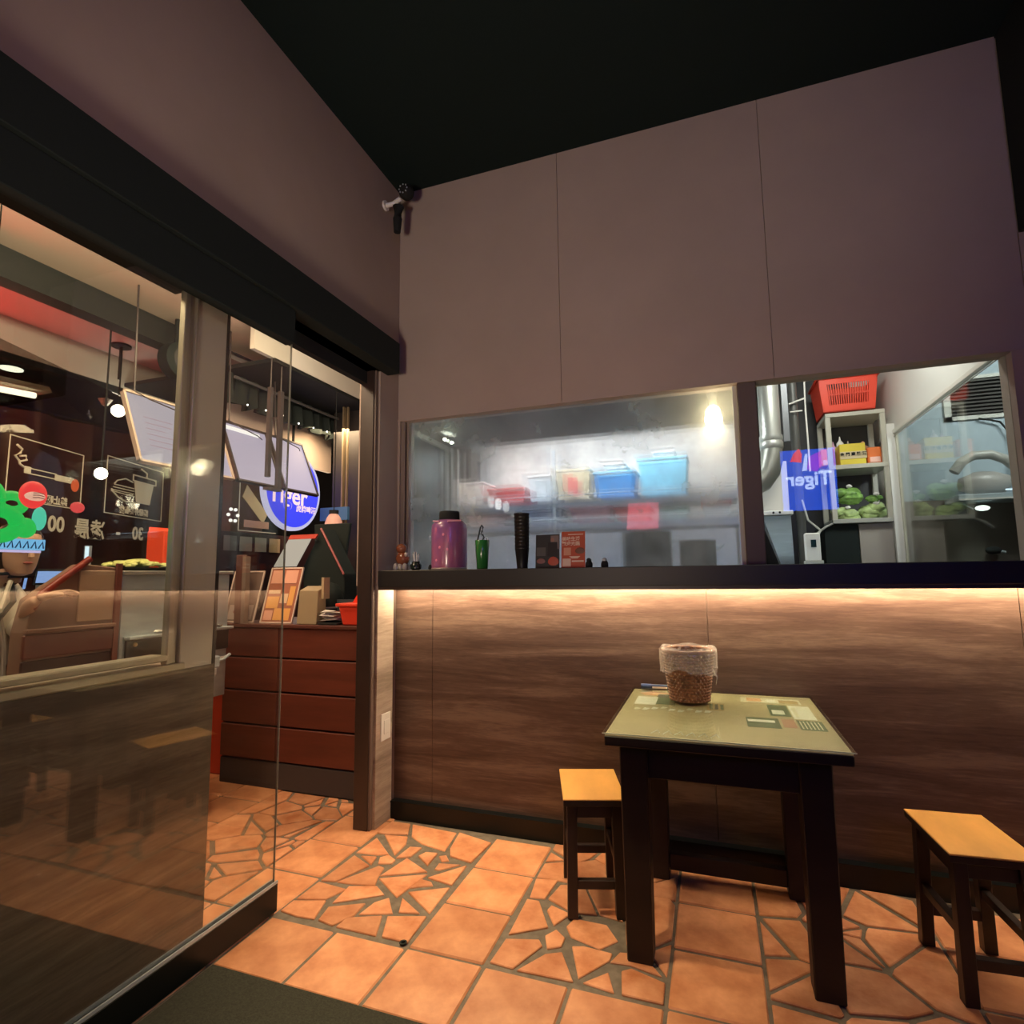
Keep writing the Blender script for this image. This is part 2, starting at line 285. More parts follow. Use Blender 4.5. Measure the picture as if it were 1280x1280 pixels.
def inset(P, d):
    cx = sum(p[0] for p in P) / len(P); cy = sum(p[1] for p in P) / len(P); out = []
    for x, y in P:
        r = math.hypot(x - cx, y - cy) or 1; k = max(0.2, (r - d) / r); out.append((cx + (x - cx) * k, cy + (y - cy) * k))
    return out
for P in M1 + M2: shard(P)
def clip(P, a, b, c):       # keep a*x + b*y <= c
    out = []
    for i in range(len(P)):
        p, q = P[i], P[(i + 1) % len(P)]; fp = a * p[0] + b * p[1] - c; fq = a * q[0] + b * q[1] - c
        if fp <= 0: out.append(p)
        if (fp < 0) != (fq < 0) and fp != fq: t = fp / (fp - fq); out.append((p[0] + (q[0] - p[0]) * t, p[1] + (q[1] - p[1]) * t))
    return out
def crazy(x0, x1, y0, y1, n, seed):
    rg = random.Random(seed); S = [(rg.uniform(x0, x1), rg.uniform(y0, y1)) for _ in range(n)]
    for i, s_ in enumerate(S):
        P = [(x0, y0), (x1, y0), (x1, y1), (x0, y1)]
        for j, t_ in enumerate(S):
            if j == i or len(P) < 3: continue
            a, b = t_[0] - s_[0], t_[1] - s_[1]; d = math.hypot(a, b)
            c = (t_[0] ** 2 + t_[1] ** 2 - s_[0] ** 2 - s_[1] ** 2) / 2 - d * rg.uniform(0.004, 0.014); P = clip(P, a, b, c)
        if len(P) >= 3:
            Q = []
            for p in P:
                if not Q or math.hypot(p[0] - Q[-1][0], p[1] - Q[-1][1]) > 0.012: Q.append(p)
            if len(Q) >= 3 and abs(sum(Q[k][0] * Q[(k + 1) % len(Q)][1] - Q[(k + 1) % len(Q)][0] * Q[k][1] for k in range(len(Q)))) > 0.0016: shard(Q)
crazy(gx(-3) + .006, gx(-1) - .006, gy(1) + .006, gy(4.6), 34, 3)
crazy(gx(6) + .006, gx(8) - .006, gy(1) + .006, gy(4.1), 19, 11)
crazy(gx(4) + .006, gx(6), gy(-1) + .006, gy(0) - 0.006, 1, 2)
crazy(gx(3) + .006, gx(5) - .006, gy(3) + .006, gy(4.1), 7, 9)
for i in range(-7, 12):
    for j in range(-3, 7):
        inM = ((0 <= i <= 1 or 3 <= i <= 4 or 6 <= i <= 7 or -3 <= i <= -2) and 1 <= j <= 4)
        if i >= 0 and j >= 4: continue
        if inM and not (i in (3, 4) and j == 3 and False): continue
        if j < 0 and -1 < i < 7: continue          # under the mat
        tile(i, j)
struct('baseboard_back', box(XL + 0.005, 3.2, YB - 0.042, YB + 0.0, -0.004, 0.088).box(XL + 0.005, 3.2, YB - 0.046, YB - 0.0, 0.084, 0.094), mat('baseboard_black', (0.004, 0.006, 0.006), 0.35, spec=0.3))
m_ = obj('floor_mat', box(-1.70, 1.9, -1.1, 1.645, 0.0015, 0.010), MATG, bevel=0.003); tag(m_, 'dark green-grey flat floor mat beside the black door rail', 'mat')
dr = obj('floor_drain_hole', MB().lathe([(0.014, 0.0), (0.014, 0.003), (0.008, 0.003), (0.007, 0.0)], (-1.135, 1.966, 0.0), 18), BLACK, floor)

# ---- back wall: core, plaster panels above, laminate below
WX0, WX1, WZ0, WZ1 = -1.745, 1.272, 1.375, 2.284
core = MB().box(XL - 0.1, 3.2, YB + 0.012, YB + 0.12, 0, WZ0 - 0.045).box(XL - 0.1, 3.2, YB + 0.012, YB + 0.12, WZ1, ZC)
core.box(XL - 0.1, WX0, YB + 0.012, YB + 0.12, WZ0 - 0.045, WZ1).box(WX1, 3.2, YB + 0.012, YB + 0.12, WZ0 - 0.045, WZ1)
wb = struct('wall_back', core, PLAST)
seams = [XL, -0.731, 0.337, 1.343]
for a, b in zip(seams, seams[1:]):
    obj('plaster_panel', box(a + 0.0012, b - 0.0012, YB, YB + 0.012, WZ1, ZC), PLAST, wb)
obj('plaster_panel', box(WX1, 1.343, YB, YB + 0.012, 1.38, WZ1 - 0.0012), PLAST, wb)
obj('plaster_panel', box(1.345, 3.2, YB, YB + 0.012, 1.38, 2.81), PLAST, wb)
obj('plaster_panel', box(XL, WX0, YB, YB + 0.012, 1.38, WZ1 - 0.0012), PLAST, wb)
for a, b in ((XL, -1.52), (-1.517, -0.03), (-0.027, 1.20), (1.203, 2.4), (2.403, 3.2)):
    obj('laminate_panel', box(a, b, YB, YB + 0.012, 0.0, 1.33), WWALL, wb)
struct('trim_1', box(XL, WX1 + 0.015, YB - 0.006, YB + 0.06, WZ1 - 0.006, WZ1 + 0.004), PLAST)
struct('trim_2', box(1.346, 3.2, 2.55, YB, 2.81, ZC), BLACK)   # dropped black bulkhead in the right corner
# shelf with LED strip below
shelf = root('wall_shelf', 'long black shelf running under the kitchen window with a glowing strip below', 'shelf', (0, 2.8, 1.27))
obj('shelf_board', box(XL + 0.002, 3.2, 2.73, 3.04, 1.282, 1.374), mat('shelf_black', (0.012, 0.010, 0.009), 0.45), shelf, bevel=0.003)
obj('shelf_cleat', box(XL + 0.002, 3.2, 2.733, 2.752, 1.266, 1.283), POSTBROWN, shelf)
obj('led_strip', box(XL + 0.03, 3.1, 2.850, 2.868, 1.275, 1.2815), emis('led_warm', (1.0, 0.74, 0.47), 150), shelf)['label'] = 'warm white light strip'

# ---- left wall
lw = struct('wall_left', MB().box(-1.90, XL, -1.3, YB + 0.01, 2.53, ZC).box(-1.90, XL, 2.732, YB + 0.01, 1.29, 2.53), PLAST)
struct('trim_3', box(-1.875, XL + 0.004, 2.732, 2.895, 0.0, 1.29), WSTRIP)
struct('trim_4', box(-1.872, -1.783, 2.700, 2.7315, 0.0, 2.53), POSTBROWN, bevel=0.003)
struct('trim_5', box(-1.783, -1.772, 2.706, 2.7315, 0.0, 2.53), mat('jamb_taupe', (0.15, 0.11, 0.09), 0.5), bevel=0.002)
struct('trim_6', box(-1.872, -1.83, 1.74, 2.71, 2.455, 2.525), DARK)           # opening's inner header
struct('trim_7', box(-1.845, -1.68, -1.3, 2.81, 2.53, 2.717), BLACK, bevel=0.003)   # track fascia
sw = root('wall_socket_plate', 'small white switch plate on the pale laminate strip beside the doorway', 'switch plate', (XL, 2.82, 0.51))
obj('plate', box(XL + 0.004, XL + 0.012, 2.772, 2.868, 0.44, 0.585), WHITE, sw, bevel=0.003)
obj('rocker', box(XL + 0.012, XL + 0.016, 2.795, 2.845, 0.475, 0.55), WHITE, sw, bevel=0.002)
# low wall, fixed window with sill, cream column
struct('wall_window_base', box(-1.96, -1.86, -1.3, 1.745, 0, 1.01), WWALLY)
struct('trim_8', MB().box(-1.97, -1.845, -1.3, 1.60, 1.01, 1.035).box(-1.93, -1.85, -1.3, 1.53, 1.048, 1.070), ALU, bevel=0.004)
w1 = struct('window_1', box(-1.878, -1.872, -1.3, 1.53, 1.07, 2.5), PANE)
obj('window_frame', MB().box(-1.887, -1.856, 1.529, 1.552, 1.035, 2.53).box(-1.885, -1.866, 1.552, 1.576, 1.035, 2.53).box(-1.885, -1.853, 1.576, 1.588, 1.035, 2.53), ALU, w1, bevel=0.003)
struct('trim_9', box(-1.90, -1.862, 1.588, 1.730, 1.01, 2.53), CREAMPOST)
struct('trim_10', box(-1.902, -1.860, 1.730, 1.745, 1.01, 2.53), POSTBROWN)
struct('trim_11', box(-1.93, -1.86, -1.3, 1.54, 2.45, 2.53), DARK)
# sliding glass door leaf
dl = struct('door_1', box(-1.737, -1.727, -0.7, 1.962, 0.10, 2.40), DPANE)
obj('bottom_rail', MB().box(-1.752, -1.716, -0.7, 1.972, 0.006, 0.112), mat('rail_black', (0.004, 0.006, 0.006), 0.35, spec=0.3), dl, bevel=0.003)
obj('rail_cap', MB().box(-1.748, -1.741, -0.7, 1.972, 0.112, 0.122).box(-1.723, -1.717, -0.7, 1.972, 0.112, 0.122), STEEL, dl)
obj('top_rail', MB().box(-1.752, -1.70, -0.7, 1.95, 2.375, 2.53), BLACK, dl, bevel=0.003)
obj('edge_strip', MB().box(-1.7365, -1.7275, 1.9625, 1.9645, 0.112, 2.40), mat('glass_edge', (0.30, 0.31, 0.26), 0.3), dl)
# door lock fitting seen at mid height
lk = root('door_lock_fitting', 'small chrome lock fitting on the edge of the cream column by the doorway', 'lock', (-1.86, 1.78, 1.0))
obj('lock_body', box(-1.93, -1.89, 1.75, 1.80, 0.985, 1.03), STEEL, lk, bevel=0.004)
obj('lever', MB().tube([(-1.91, 1.80, 1.01), (-1.91, 1.835, 1.012), (-1.91, 1.865, 1.028)], 0.006), STEEL, lk)
obj('strike_tab', box(-1.925, -1.895, 1.751, 1.79, 0.955, 0.983), WHITE, lk, bevel=0.003)
# rest of the room behind the camera
struct('wall_right', box(3.2, 3.3, -1.3, YB + 0.1, 0, ZC), mat('far_room_wall', (0.10, 0.085, 0.08), 0.8))
struct('wall_rear', box(-1.9, 3.3, -1.4, -1.3, 0, ZC), MATS['far_room_wall'])
# corner camera
sc_ = root('security_camera', 'dark bullet camera on a white bracket in the upper corner below the ceiling', 'camera', (-1.68, 2.78, 3.58))
obj('bracket', MB().tube([(-1.758, 2.75, 3.575), (-1.70, 2.75, 3.575), (-1.655, 2.755, 3.60)], 0.014).lathe([(0.03, 0), (0.03, 0.012)], (-1.76, 2.75, 3.575), 16, 'x'), WHITE, sc_, smooth=True)
obj('housing', MB().tube([(-1.665, 2.75, 3.545), (-1.67, 2.75, 3.47), (-1.672, 2.75, 3.385)], 0.034, 14, 0.020), DARK, sc_, smooth=True)
obj('lens_dome', MB().blob((-1.617, 2.76, 3.635), 0.046, 16, 10), DARK, sc_, smooth=True)
lm = MB()
for q in range(8):
    a = q * PI / 4; lm.blob((-1.617 + 0.026 * math.cos(a), 2.718, 3.632 + 0.026 * math.sin(a)), 0.005, 6, 4)
obj('lens_ring', lm, STEEL, sc_)
# light fittings of the spot lights
for x, y in ((-1.0, 1.5), (0.05, 1.5), (0.95, 1.5)):
    sp = root('ceiling_spotlight', 'black ceiling spotlight above the floor mat', 'spotlight', (x, y, 3.77), group='ceiling spotlights'); sp['label'] = 'black ceiling spotlight above the %s' % ('doorway tiles' if x < -.5 else 'dining table' if x < .5 else 'right stool')
    obj('spot_housing', MB().lathe([(0.055, 0.0), (0.055, 0.12), (0.03, 0.14)], (x, y, 3.63), 20), BLACK, sp)

# ================================================================ FURNITURE
def TX(a, b, z=0.7905): return (a, b, z)
tb = root('dining_table', 'dark wooden dining table with a glass top over printed cards, against the laminate wall', 'table', (0.0, 2.45, 0))
TH = 0.786
obj('tabletop', box(-0.385, 0.390, 2.052, 2.890, 0.738, 0.772), TABLEWOOD, tb, bevel=0.003)
obj('table_surface', box(-0.383, 0.388, 2.054, 2.888, 0.7722, 0.7765), mat('table_veneer', (0.50, 0.42, 0.24), 0.5, var=0.12, scale=2, stretch=(1, 4, 1)), tb)['label'] = 'tan veneer under the glass'
obj('glass_top', box(-0.390, 0.395, 2.045, 2.895, 0.779, 0.786), glass('table_glass', tint=(0.92, 0.97, 0.94), k=0.04, rr=0.04), tb, bevel=0.0015)
obj('glass_edge', MB().box(-0.391, 0.396, 2.0435, 2.0448, 0.7805, 0.7845), mat('glass_edge_green', (0.55, 0.62, 0.50), 0.25), tb)
obj('apron', MB().box(-0.325, 0.320, 2.135, 2.16, 0.615, 0.738).box(-0.325, -0.30, 2.16, 2.75, 0.615, 0.738).box(0.295, 0.32, 2.16, 2.75, 0.615, 0.738).box(-0.325, 0.32, 2.75, 2.775, 0.615, 0.738), TABLEWOOD, tb, bevel=0.003)
for x, y in ((-0.345, 2.12), (0.240, 2.12), (-0.330, 2.70), (0.235, 2.70)):
    obj('leg', MB().hexa([(x + .004, y + .004, 0), (x + .093, y + .004, 0), (x + .093, y + .093, 0), (x + .004, y + .093, 0), (x, y, 0.738), (x + .099, y, 0.738), (x + .099, y + .097, 0.738), (x, y + .097, 0.738)]), TABLEWOOD, tb, bevel=0.004)
obj('stretcher', box(-0.235, 0.238, 2.725, 2.765, 0.035, 0.105), TABLEWOOD, tb, bevel=0.003)
# printed cards lying under the glass
PAP = [mat('card_cream', (0.80, 0.76, 0.60), 0.6), mat('card_green', (0.11, 0.17, 0.09), 0.6), mat('card_white', (0.88, 0.88, 0.82), 0.6), mat('card_peach', (0.80, 0.42, 0.22), 0.6), mat('card_tan', (0.48, 0.34, 0.14), 0.6), mat('card_dark', (0.07, 0.08, 0.06), 0.6), mat('card_pink', (0.55, 0.28, 0.20), 0.6)]
Z0, Z1 = 0.7767, 0.7772
_cz = [0]
def card(x0, x1, y0, y1, k, z=0.0):
    _cz[0] += 1; z += 0.00004 * (_cz[0] % 4)
    return obj('printed_card', box(x0, x1, y0, y1, Z0 + z, Z1 + z), PAP[k], tb)
card(-0.345, -0.255, 2.56, 2.72, 2); card(-0.255, -0.175, 2.58, 2.72, 1, 0.0002); card(-0.26, -0.16, 2.72, 2.79, 5); card(-0.165, -0.135, 2.755, 2.79, 2, 0.0004)
fo = obj('printed_card', MB().prism([(-0.345 + .0, 2.80), (-0.30, 2.84), (-0.22, 2.83), (-0.19, 2.79), (-0.25, 2.755), (-0.32, 2.76)], Z0, Z1), PAP[3], tb)
for q in range(9):
    x = -0.335 + q * 0.035; y = 2.47 + random.uniform(-.03, .03)
    pr = MB().prism([(x, y), (x + .022, y + .008), (x + .03, y + .035), (x + .006, y + .045)], Z0, Z1); obj('printed_motif', pr, PAP[2 if q % 3 else 0], tb)
for q in range(6):
    x = -0.23 + q * 0.04; pr = MB().tube([(x, 2.11, Z1), (x + .02, 2.16, Z1), (x + .03, 2.12, Z1)], 0.0016, 4); obj('printed_motif', pr, PAP[2], tb)
card(-0.045, 0.025, 2.53, 2.66, 4)
for q in range(3): card(-0.035 + q * .022, -0.022 + q * .022, 2.545, 2.645, 1 if q != 1 else 5, 0.0003)
card(0.095, 0.335, 2.73, 2.83, 0); card(0.12, 0.18, 2.75, 2.82, 3, 0.0003); card(0.20, 0.235, 2.745, 2.80, 2, 0.0003); card(0.25, 0.325, 2.735, 2.80, 4, 0.0003)
card(0.195, 0.27, 2.50, 2.70, 1); card(0.205, 0.25, 2.53, 2.60, 2, 0.0003); card(0.275, 0.355, 2.47, 2.70, 2); card(0.285, 0.30, 2.50, 2.66, 0, 0.0003)
card(0.10, 0.215, 2.305, 2.455, 1, 0.0001); card(0.105, 0.20, 2.385, 2.42, 2, 0.0004); card(0.225, 0.27, 2.33, 2.455, 6); card(0.278, 0.365, 2.31, 2.45, 1)
for q in range(6): card(0.286 + q * .0125, 0.290 + q * .0125, 2.325, 2.435, 0, 0.0004)
# small blue and white pen beside the basket
pn = root('marker_pen', 'dark blue and white marker pen lying behind the wicker basket on the table', 'pen', (-0.28, 2.87, TH))
obj('barrel', MB().tube([(-0.345, 2.862, TH + .011), (-0.215, 2.868, TH + .011)], 0.010, 14), mat('pen_navy', (0.02, 0.04, 0.10), 0.35), pn, smooth=True)
obj('cap', MB().tube([(-0.348, 2.8618, TH + .011), (-0.300, 2.864, TH + .011)], 0.0113, 14), mat('pen_blue', (0.03, 0.06, 0.16), 0.3), pn, smooth=True)
obj('label_band', MB().box(-0.295, -0.225, 2.8515, 2.8535, TH + .004, TH + .012), WHITE, pn)

# wicker basket with a plastic liner
WICK = mat('wicker', (0.20, 0.085, 0.035), 0.5, var=0.45, scale=30, bump=0.3)
BX, BY = -0.115, 2.655
bk = root('wicker_waste_basket', 'small round brown wicker basket with a clear plastic liner bag, on the table', 'basket', (BX, BY, TH))
BH = 0.215
def br(h): return 0.078 + 0.028 * h / BH
wv = MB(); nst = 30
for k in range(17):
    h = 0.008 + k * (BH - 0.012) / 16; pts = []
    for q in range(nst * 2):
        a = q * PI / nst; d = 0.0035 * (1 if (q + k) % 2 else -1); r = br(h) + d; pts.append((BX + r * math.cos(a), BY + r * math.sin(a), TH + h))
    wv.tube(pts, 0.0056, 5, closed=True)
obj('weave', wv, WICK, bk, smooth=True)
stk = MB()
for q in range(nst):
    a = (q + 0.0) * 2 * PI / nst; stk.tube([(BX + br(0) * math.cos(a), BY + br(0) * math.sin(a), TH + .003), (BX + br(BH) * math.cos(a), BY + br(BH) * math.sin(a), TH + BH)], 0.0032, 5)
obj('stakes', stk, WICK, bk)
obj('base', MB().lathe([(0.078, 0.002), (0.078, 0.012)], (BX, BY, TH), 30), WICK, bk)
rp = [(BX + (br(BH) + .001) * math.cos(q * 2 * PI / 40), BY + (br(BH) + .001) * math.sin(q * 2 * PI / 40), TH + BH) for q in range(40)]
obj('rim', MB().tube(rp, 0.0085, 8, closed=True), WICK, bk, smooth=True)
lm = bpy.data.materials.new('plastic_liner'); lm.use_nodes = True; nt = lm.node_tree; b = nt.nodes['Principled BSDF']
b.inputs['Base Color'].default_value = (0.85, 0.83, 0.78, 1); b.inputs['Roughness'].default_value = 0.22; b.inputs['Alpha'].default_value = 0.30; b.inputs['Specular IOR Level'].default_value = 0.9
ln = MB(); n = 72; prof = [(0.062, 0.03), (0.090, 0.14), (0.100, BH + .004), (0.110, BH + .016), (0.121, BH + .006), (0.121, BH - .03), (0.119, BH - .068), (0.121, BH - .085)]
vs = []
for i, (r, h) in enumerate(prof):
    for q in range(n):
        a = q * 2 * PI / n; wr = 0.0028 * math.sin(a * 17 + i) + 0.0022 * math.sin(a * 29 + 2.1 * i) + random.uniform(-.0013, .0013)
        hh = h + (0.010 * math.sin(a * 3 + .6) + 0.006 * math.sin(a * 7 + 2) if i >= 5 else 0.004 * math.sin(a * 5)); vs.append((BX + (r + wr) * math.cos(a), BY + (r + wr) * math.sin(a), TH + hh))
ln.add(vs, [(i * n + q, i * n + (q + 1) % n, (i + 1) * n + (q + 1) % n, (i + 1) * n + q) for i in range(len(prof) - 1) for q in range(n)])
obj('plastic_liner', ln, lm, bk, smooth=True)
obj('bag_knot', MB().tube([(BX + .10, BY - .06, TH + BH - .07), (BX + .118, BY - .07, TH + BH - .10), (BX + .112, BY - .072, TH + BH - .13)], 0.004, 6, 0.002), lm, bk, smooth=True)

# stools
SEATW = mat('stool_seat_wood', (0.62, 0.33, 0.09), 0.33, var=0.14, scale=3, stretch=(3, 1, 1), spec=0.6)
STW = mat('stool_dark_wood', (0.020, 0.011, 0.008), 0.45, var=0.3, scale=5, stretch=(4, 4, 0.7))
def stool(label, loc, rz):
    r = root('wooden_stool', label, 'stool', loc, rz, 'wooden stools'); W, D, H = 0.125, 0.178, 0.45
    k = dict(parent=r, local=True)
    obj('seat', box(-W, W, -D, D, H - 0.006, H), SEATW, bevel=0.002, **k)['label'] = 'honey-coloured worn top board'
    obj('seat_rim', box(-W + .001, W - .001, -D + .001, D - .001, H - 0.028, H - 0.006), STW, bevel=0.002, **k)
    L = 0.040
    for sx in (-1, 1):
        for sy in (-1, 1):
            x1, y1 = sx * (W - 0.016), sy * (D - 0.02); x0, y0 = x1 + sx * 0.006, y1 + sy * 0.012
            def q(x, y): xx = x - sx * L; yy = y - sy * L; a, b = min(x, xx), max(x, xx); c, d = min(y, yy), max(y, yy); return [(a, c), (b, c), (b, d), (a, d)]
            obj('leg', MB().hexa([(*p, 0.0) for p in q(x0, y0)] + [(*p, H - 0.028) for p in q(x1, y1)]), STW, bevel=0.002, **k)
    xi, yi = W - 0.056, D - 0.06
    for sy in (-1, 1):
        y = sy * (D - 0.04); obj('apron', box(-xi, xi, y - .009, y + .009, H - 0.082, H - 0.028), STW, bevel=0.0015, **k)
    for sx in (-1, 1):
        x = sx * (W - 0.034); obj('apron', box(x - .009, x + .009, -yi, yi, H - 0.082, H - 0.028), STW, bevel=0.0015, **k)
        obj('stretcher', box(x - .013, x + .013, -yi - .01, yi + .01, 0.185, 0.215), STW, bevel=0.0015, **k)
    for sy in (-1, 1):
        y = sy * (D - 0.032); obj('stretcher', box(-xi - .006, xi + .006, y - .013, y + .013, 0.105, 0.138), STW, bevel=0.0015, **k)
    return r
stool('wooden stool with a honey-coloured top tucked beside the left front leg of the table', (-0.533, 2.488, 0), 0.30)
stool('wooden stool with a honey-coloured top standing alone on the right of the table', (0.777, 2.418, 0), 0.075)

# ================================================================ THINGS ON THE SHELF
ZS = 1.374
JAR = mat('pink_purple_jar', (0.34, 0.10, 0.17), 0.3, var=0.2, scale=5, col2=(0.17, 0.075, 0.27), stretch=(1, 1, 0.6), coat=0.5)
jx, jy = -1.372, 2.845
jr = root('lidded_jar', 'large round pink and purple jar with a black lid on the shelf', 'jar', (jx, jy, ZS))
obj('jar_body', MB().lathe([(0.085, 0), (0.097, 0.008), (0.1, 0.03), (0.1, 0.225), (0.096, 0.25), (0.078, 0.272), (0.068, 0.276)], (jx, jy, ZS), 40), JAR, jr, smooth=True)
obj('jar_lid', MB().lathe([(0.054, 0.274), (0.057, 0.278), (0.057, 0.318), (0.053, 0.325)], (jx, jy, ZS), 36), DARK, jr, smooth=True)
CLP = mat('clip_pink', (0.7, 0.35, 0.45), 0.3)
obj('lid_clip', MB().tube([(jx - .08, jy - .04, ZS + .272), (jx - .06, jy - .075, ZS + .268), (jx - .02, jy - .09, ZS + .262)], 0.004), CLP, jr)
obj('lid_clip', MB().tube([(jx + .03, jy - .088, ZS + .262), (jx + .09, jy - .045, ZS + .268)], 0.004), CLP, jr)
obj('glass_foot_ring', MB().lathe([(0.099, 0.001), (0.102, 0.006), (0.099, 0.011)], (jx, jy, ZS), 36), mat('jar_foot', (0.25, 0.2, 0.2), 0.3), jr)
for q in range(4):
    a = -1.9 + q * 0.22; obj('printed_flower', MB().blob((jx + .1 * math.cos(a), jy + .1 * math.sin(a), ZS + .05 + .05 * (q % 3) + .02 * q), 0.008, 8, 4, (1, .3, 1)), mat('flower_pink', (0.75, 0.25, 0.40), 0.4), jr)
GRN = mat('green_glaze', (0.025, 0.17, 0.035), 0.22, coat=0.6)
gx_, gy_ = -1.168, 2.83
tu = root('green_tumbler', 'tall green tapered tumbler on the shelf holding a black strap', 'tumbler', (gx_, gy_, ZS))
obj('cup', MB().lathe([(0.026, 0), (0.030, 0.004), (0.040, 0.155), (0.0385, 0.157), (0.034, 0.14), (0.026, 0.01)], (gx_, gy_, ZS), 28), GRN, tu, smooth=True)
st = root('carabiner_strap', 'black looped strap standing in the green tumbler', 'strap', (gx_, gy_, ZS + .14))
lp = [(gx_ - .028, gy_ - .01, ZS + .14), (gx_ - .012, gy_ - .015, ZS + .19), (gx_ - .004, gy_ - .015, ZS + .225), (gx_ + .004, gy_ - .015, ZS + .238), (gx_ + .012, gy_ - .015, ZS + .225), (gx_ + .006, gy_ - .015, ZS + .205), (gx_ - .002, gy_ - .015, ZS + .19), (gx_ + .012, gy_ - .018, ZS + .185), (gx_ + .018, gy_ - .018, ZS + .17), (gx_ + .008, gy_ - .015, ZS + .155), (gx_ - .005, gy_ - .015, ZS + .15)]
obj('loop', MB().tube(lp, 0.0045, 8), mat('strap_black', (0.01, 0.02, 0.025), 0.4), st, smooth=True)
obj('clip', MB().tube([(gx_ + .030 + .008 * math.cos(q), gy_ - .012, ZS + .162 + .010 * math.sin(q)) for q in [i * PI / 5 for i in range(10)]], 0.002, 6, closed=True), STEEL, st)
# stack of black cups
BC = mat('black_cup', (0.010, 0.010, 0.010), 0.4)
cx_, cy_ = -0.943, 2.84
for k in range(11):
    z = ZS + k * 0.0185
    cu = root('black_plastic_cup', 'black plastic cup, ' + ['bottom', 'second', 'third', 'fourth', 'fifth', 'sixth', 'seventh', 'eighth', 'ninth', 'tenth', 'topmost'][k] + (' from the bottom' if 0 < k < 10 else '') + ' in the tall nested stack on the shelf', 'cup', (cx_, cy_, z), group='nested stack of black cups')
    R0, R1, Hc = 0.030, 0.042, 0.108
    k0 = min(1.0, 0.94 + 0.006 * k)
    obj('cup_body', MB().lathe([(R0 * k0, 0), (R1 * k0 - .002, Hc - .008), (R1 * k0, Hc - .006), (R1 * k0, Hc), (R1 * k0 - .003, Hc), (R1 * k0 - .004, Hc - .01), (R0 * k0 - .003, 0.0025)], (cx_, cy_, z), 28), BC, cu, smooth=True)
# brochures
def fig(F, c, m, t):  # plain standing figure print
    pass
b1 = root('dark_flyer', 'black flyer with a printed figure leaning on the steamed window, left one of the two', 'flyer', (-0.81, 2.86, ZS))
F = frame_pts((-0.873, 2.85, ZS), (1, 0, 0), (0, 0.12, 1))
obj('sheet', plate(F, 0, 0.130, 0, 0.178, 0, 0.003), mat('flyer_black', (0.03, 0.03, 0.03), 0.4), b1)
obj('print_grey_panel', plate(F, 0.005, 0.055, 0.065, 0.11, .003, .0035), mat('print_grey', (0.10, 0.095, 0.085), 0.5), b1)
obj('print_light_panel', plate(F, 0.082, 0.126, 0.10, 0.172, .003, .0034), mat('print_taupe', (0.22, 0.17, 0.15), 0.5), b1)
obj('print_head', MB().blob(F(0.092, 0.148, .003), 0.011, 10, 6, (1, .2, 1.2)), mat('print_skin', (0.35, 0.18, 0.12), 0.5), b1)
obj('print_shirt', MB().hexa([F(0.065, 0.06, .0035), F(0.122, 0.06, .0035), F(0.122, 0.06, .0045), F(0.065, 0.06, .0045), F(0.068, 0.137, .0035), F(0.118, 0.137, .0035), F(0.118, 0.137, .0045), F(0.068, 0.137, .0045)]), mat('print_black', (0.012, 0.012, 0.014), 0.4), b1)
obj('print_red_shape', MB().blob(F(0.098, 0.03, .003), 0.030, 12, 6, (1, .08, 1)), mat('print_red', (0.50, 0.07, 0.03), 0.5), b1)
obj('print_dish', MB().blob(F(0.03, 0.035, .003), 0.024, 12, 6, (1, .08, .7)), mat('print_pinkish', (0.25, 0.10, 0.09), 0.5), b1)
b2 = root('orange_flyer', 'orange-red flyer with pale lettering leaning on the steamed window, right one of the two', 'flyer', (-0.67, 2.86, ZS))
F = frame_pts((-0.732, 2.85, ZS), (1, 0, 0), (0, 0.12, 1))
ORG = mat('flyer_orange', (0.52, 0.085, 0.03), 0.45); CR = mat('print_cream', (0.80, 0.60, 0.45), 0.5)
obj('sheet', plate(F, 0, 0.125, 0, 0.19, 0, 0.003), ORG, b2)
text('print_heading', '美味生活', 0.024, CR, b2, F(0.050, 0.150, .0035), (1, 0, 0), (0, .12, 1), bold=0.0006)
text('print_heading', '歡迎光臨', 0.024, CR, b2, F(0.050, 0.125, .0035), (1, 0, 0), (0, .12, 1), bold=0.0006)
obj('print_line', plate(F, 0.035, 0.115, 0.172, 0.177, .003, .0036), CR, b2)
obj('print_bowl', MB().blob(F(0.098, 0.085, .003), 0.026, 12, 6, (1, .08, .8)), mat('print_brown', (0.16, 0.05, 0.02), 0.5), b2)
obj('print_panel', plate(F, 0.012, 0.050, 0.065, 0.105, .003, .0036), mat('print_salmon', (0.70, 0.33, 0.20), 0.5), b2)
obj('print_panel', plate(F, 0.006, 0.050, 0.006, 0.048, .003, .0036), CR, b2)
obj('print_stripe', plate(F, 0.055, 0.118, 0.030, 0.038, .003, .0036), CR, b2)
obj('print_stripe', MB().hexa([F(0.056, 0.048, .003), F(0.085, 0.048, .003), F(0.085, 0.048, .0036), F(0.056, 0.048, .0036), F(0.04, 0.06, .003), F(0.10, 0.06, .003), F(0.10, 0.06, .0036), F(0.04, 0.06, .0036)]), CR, b2)
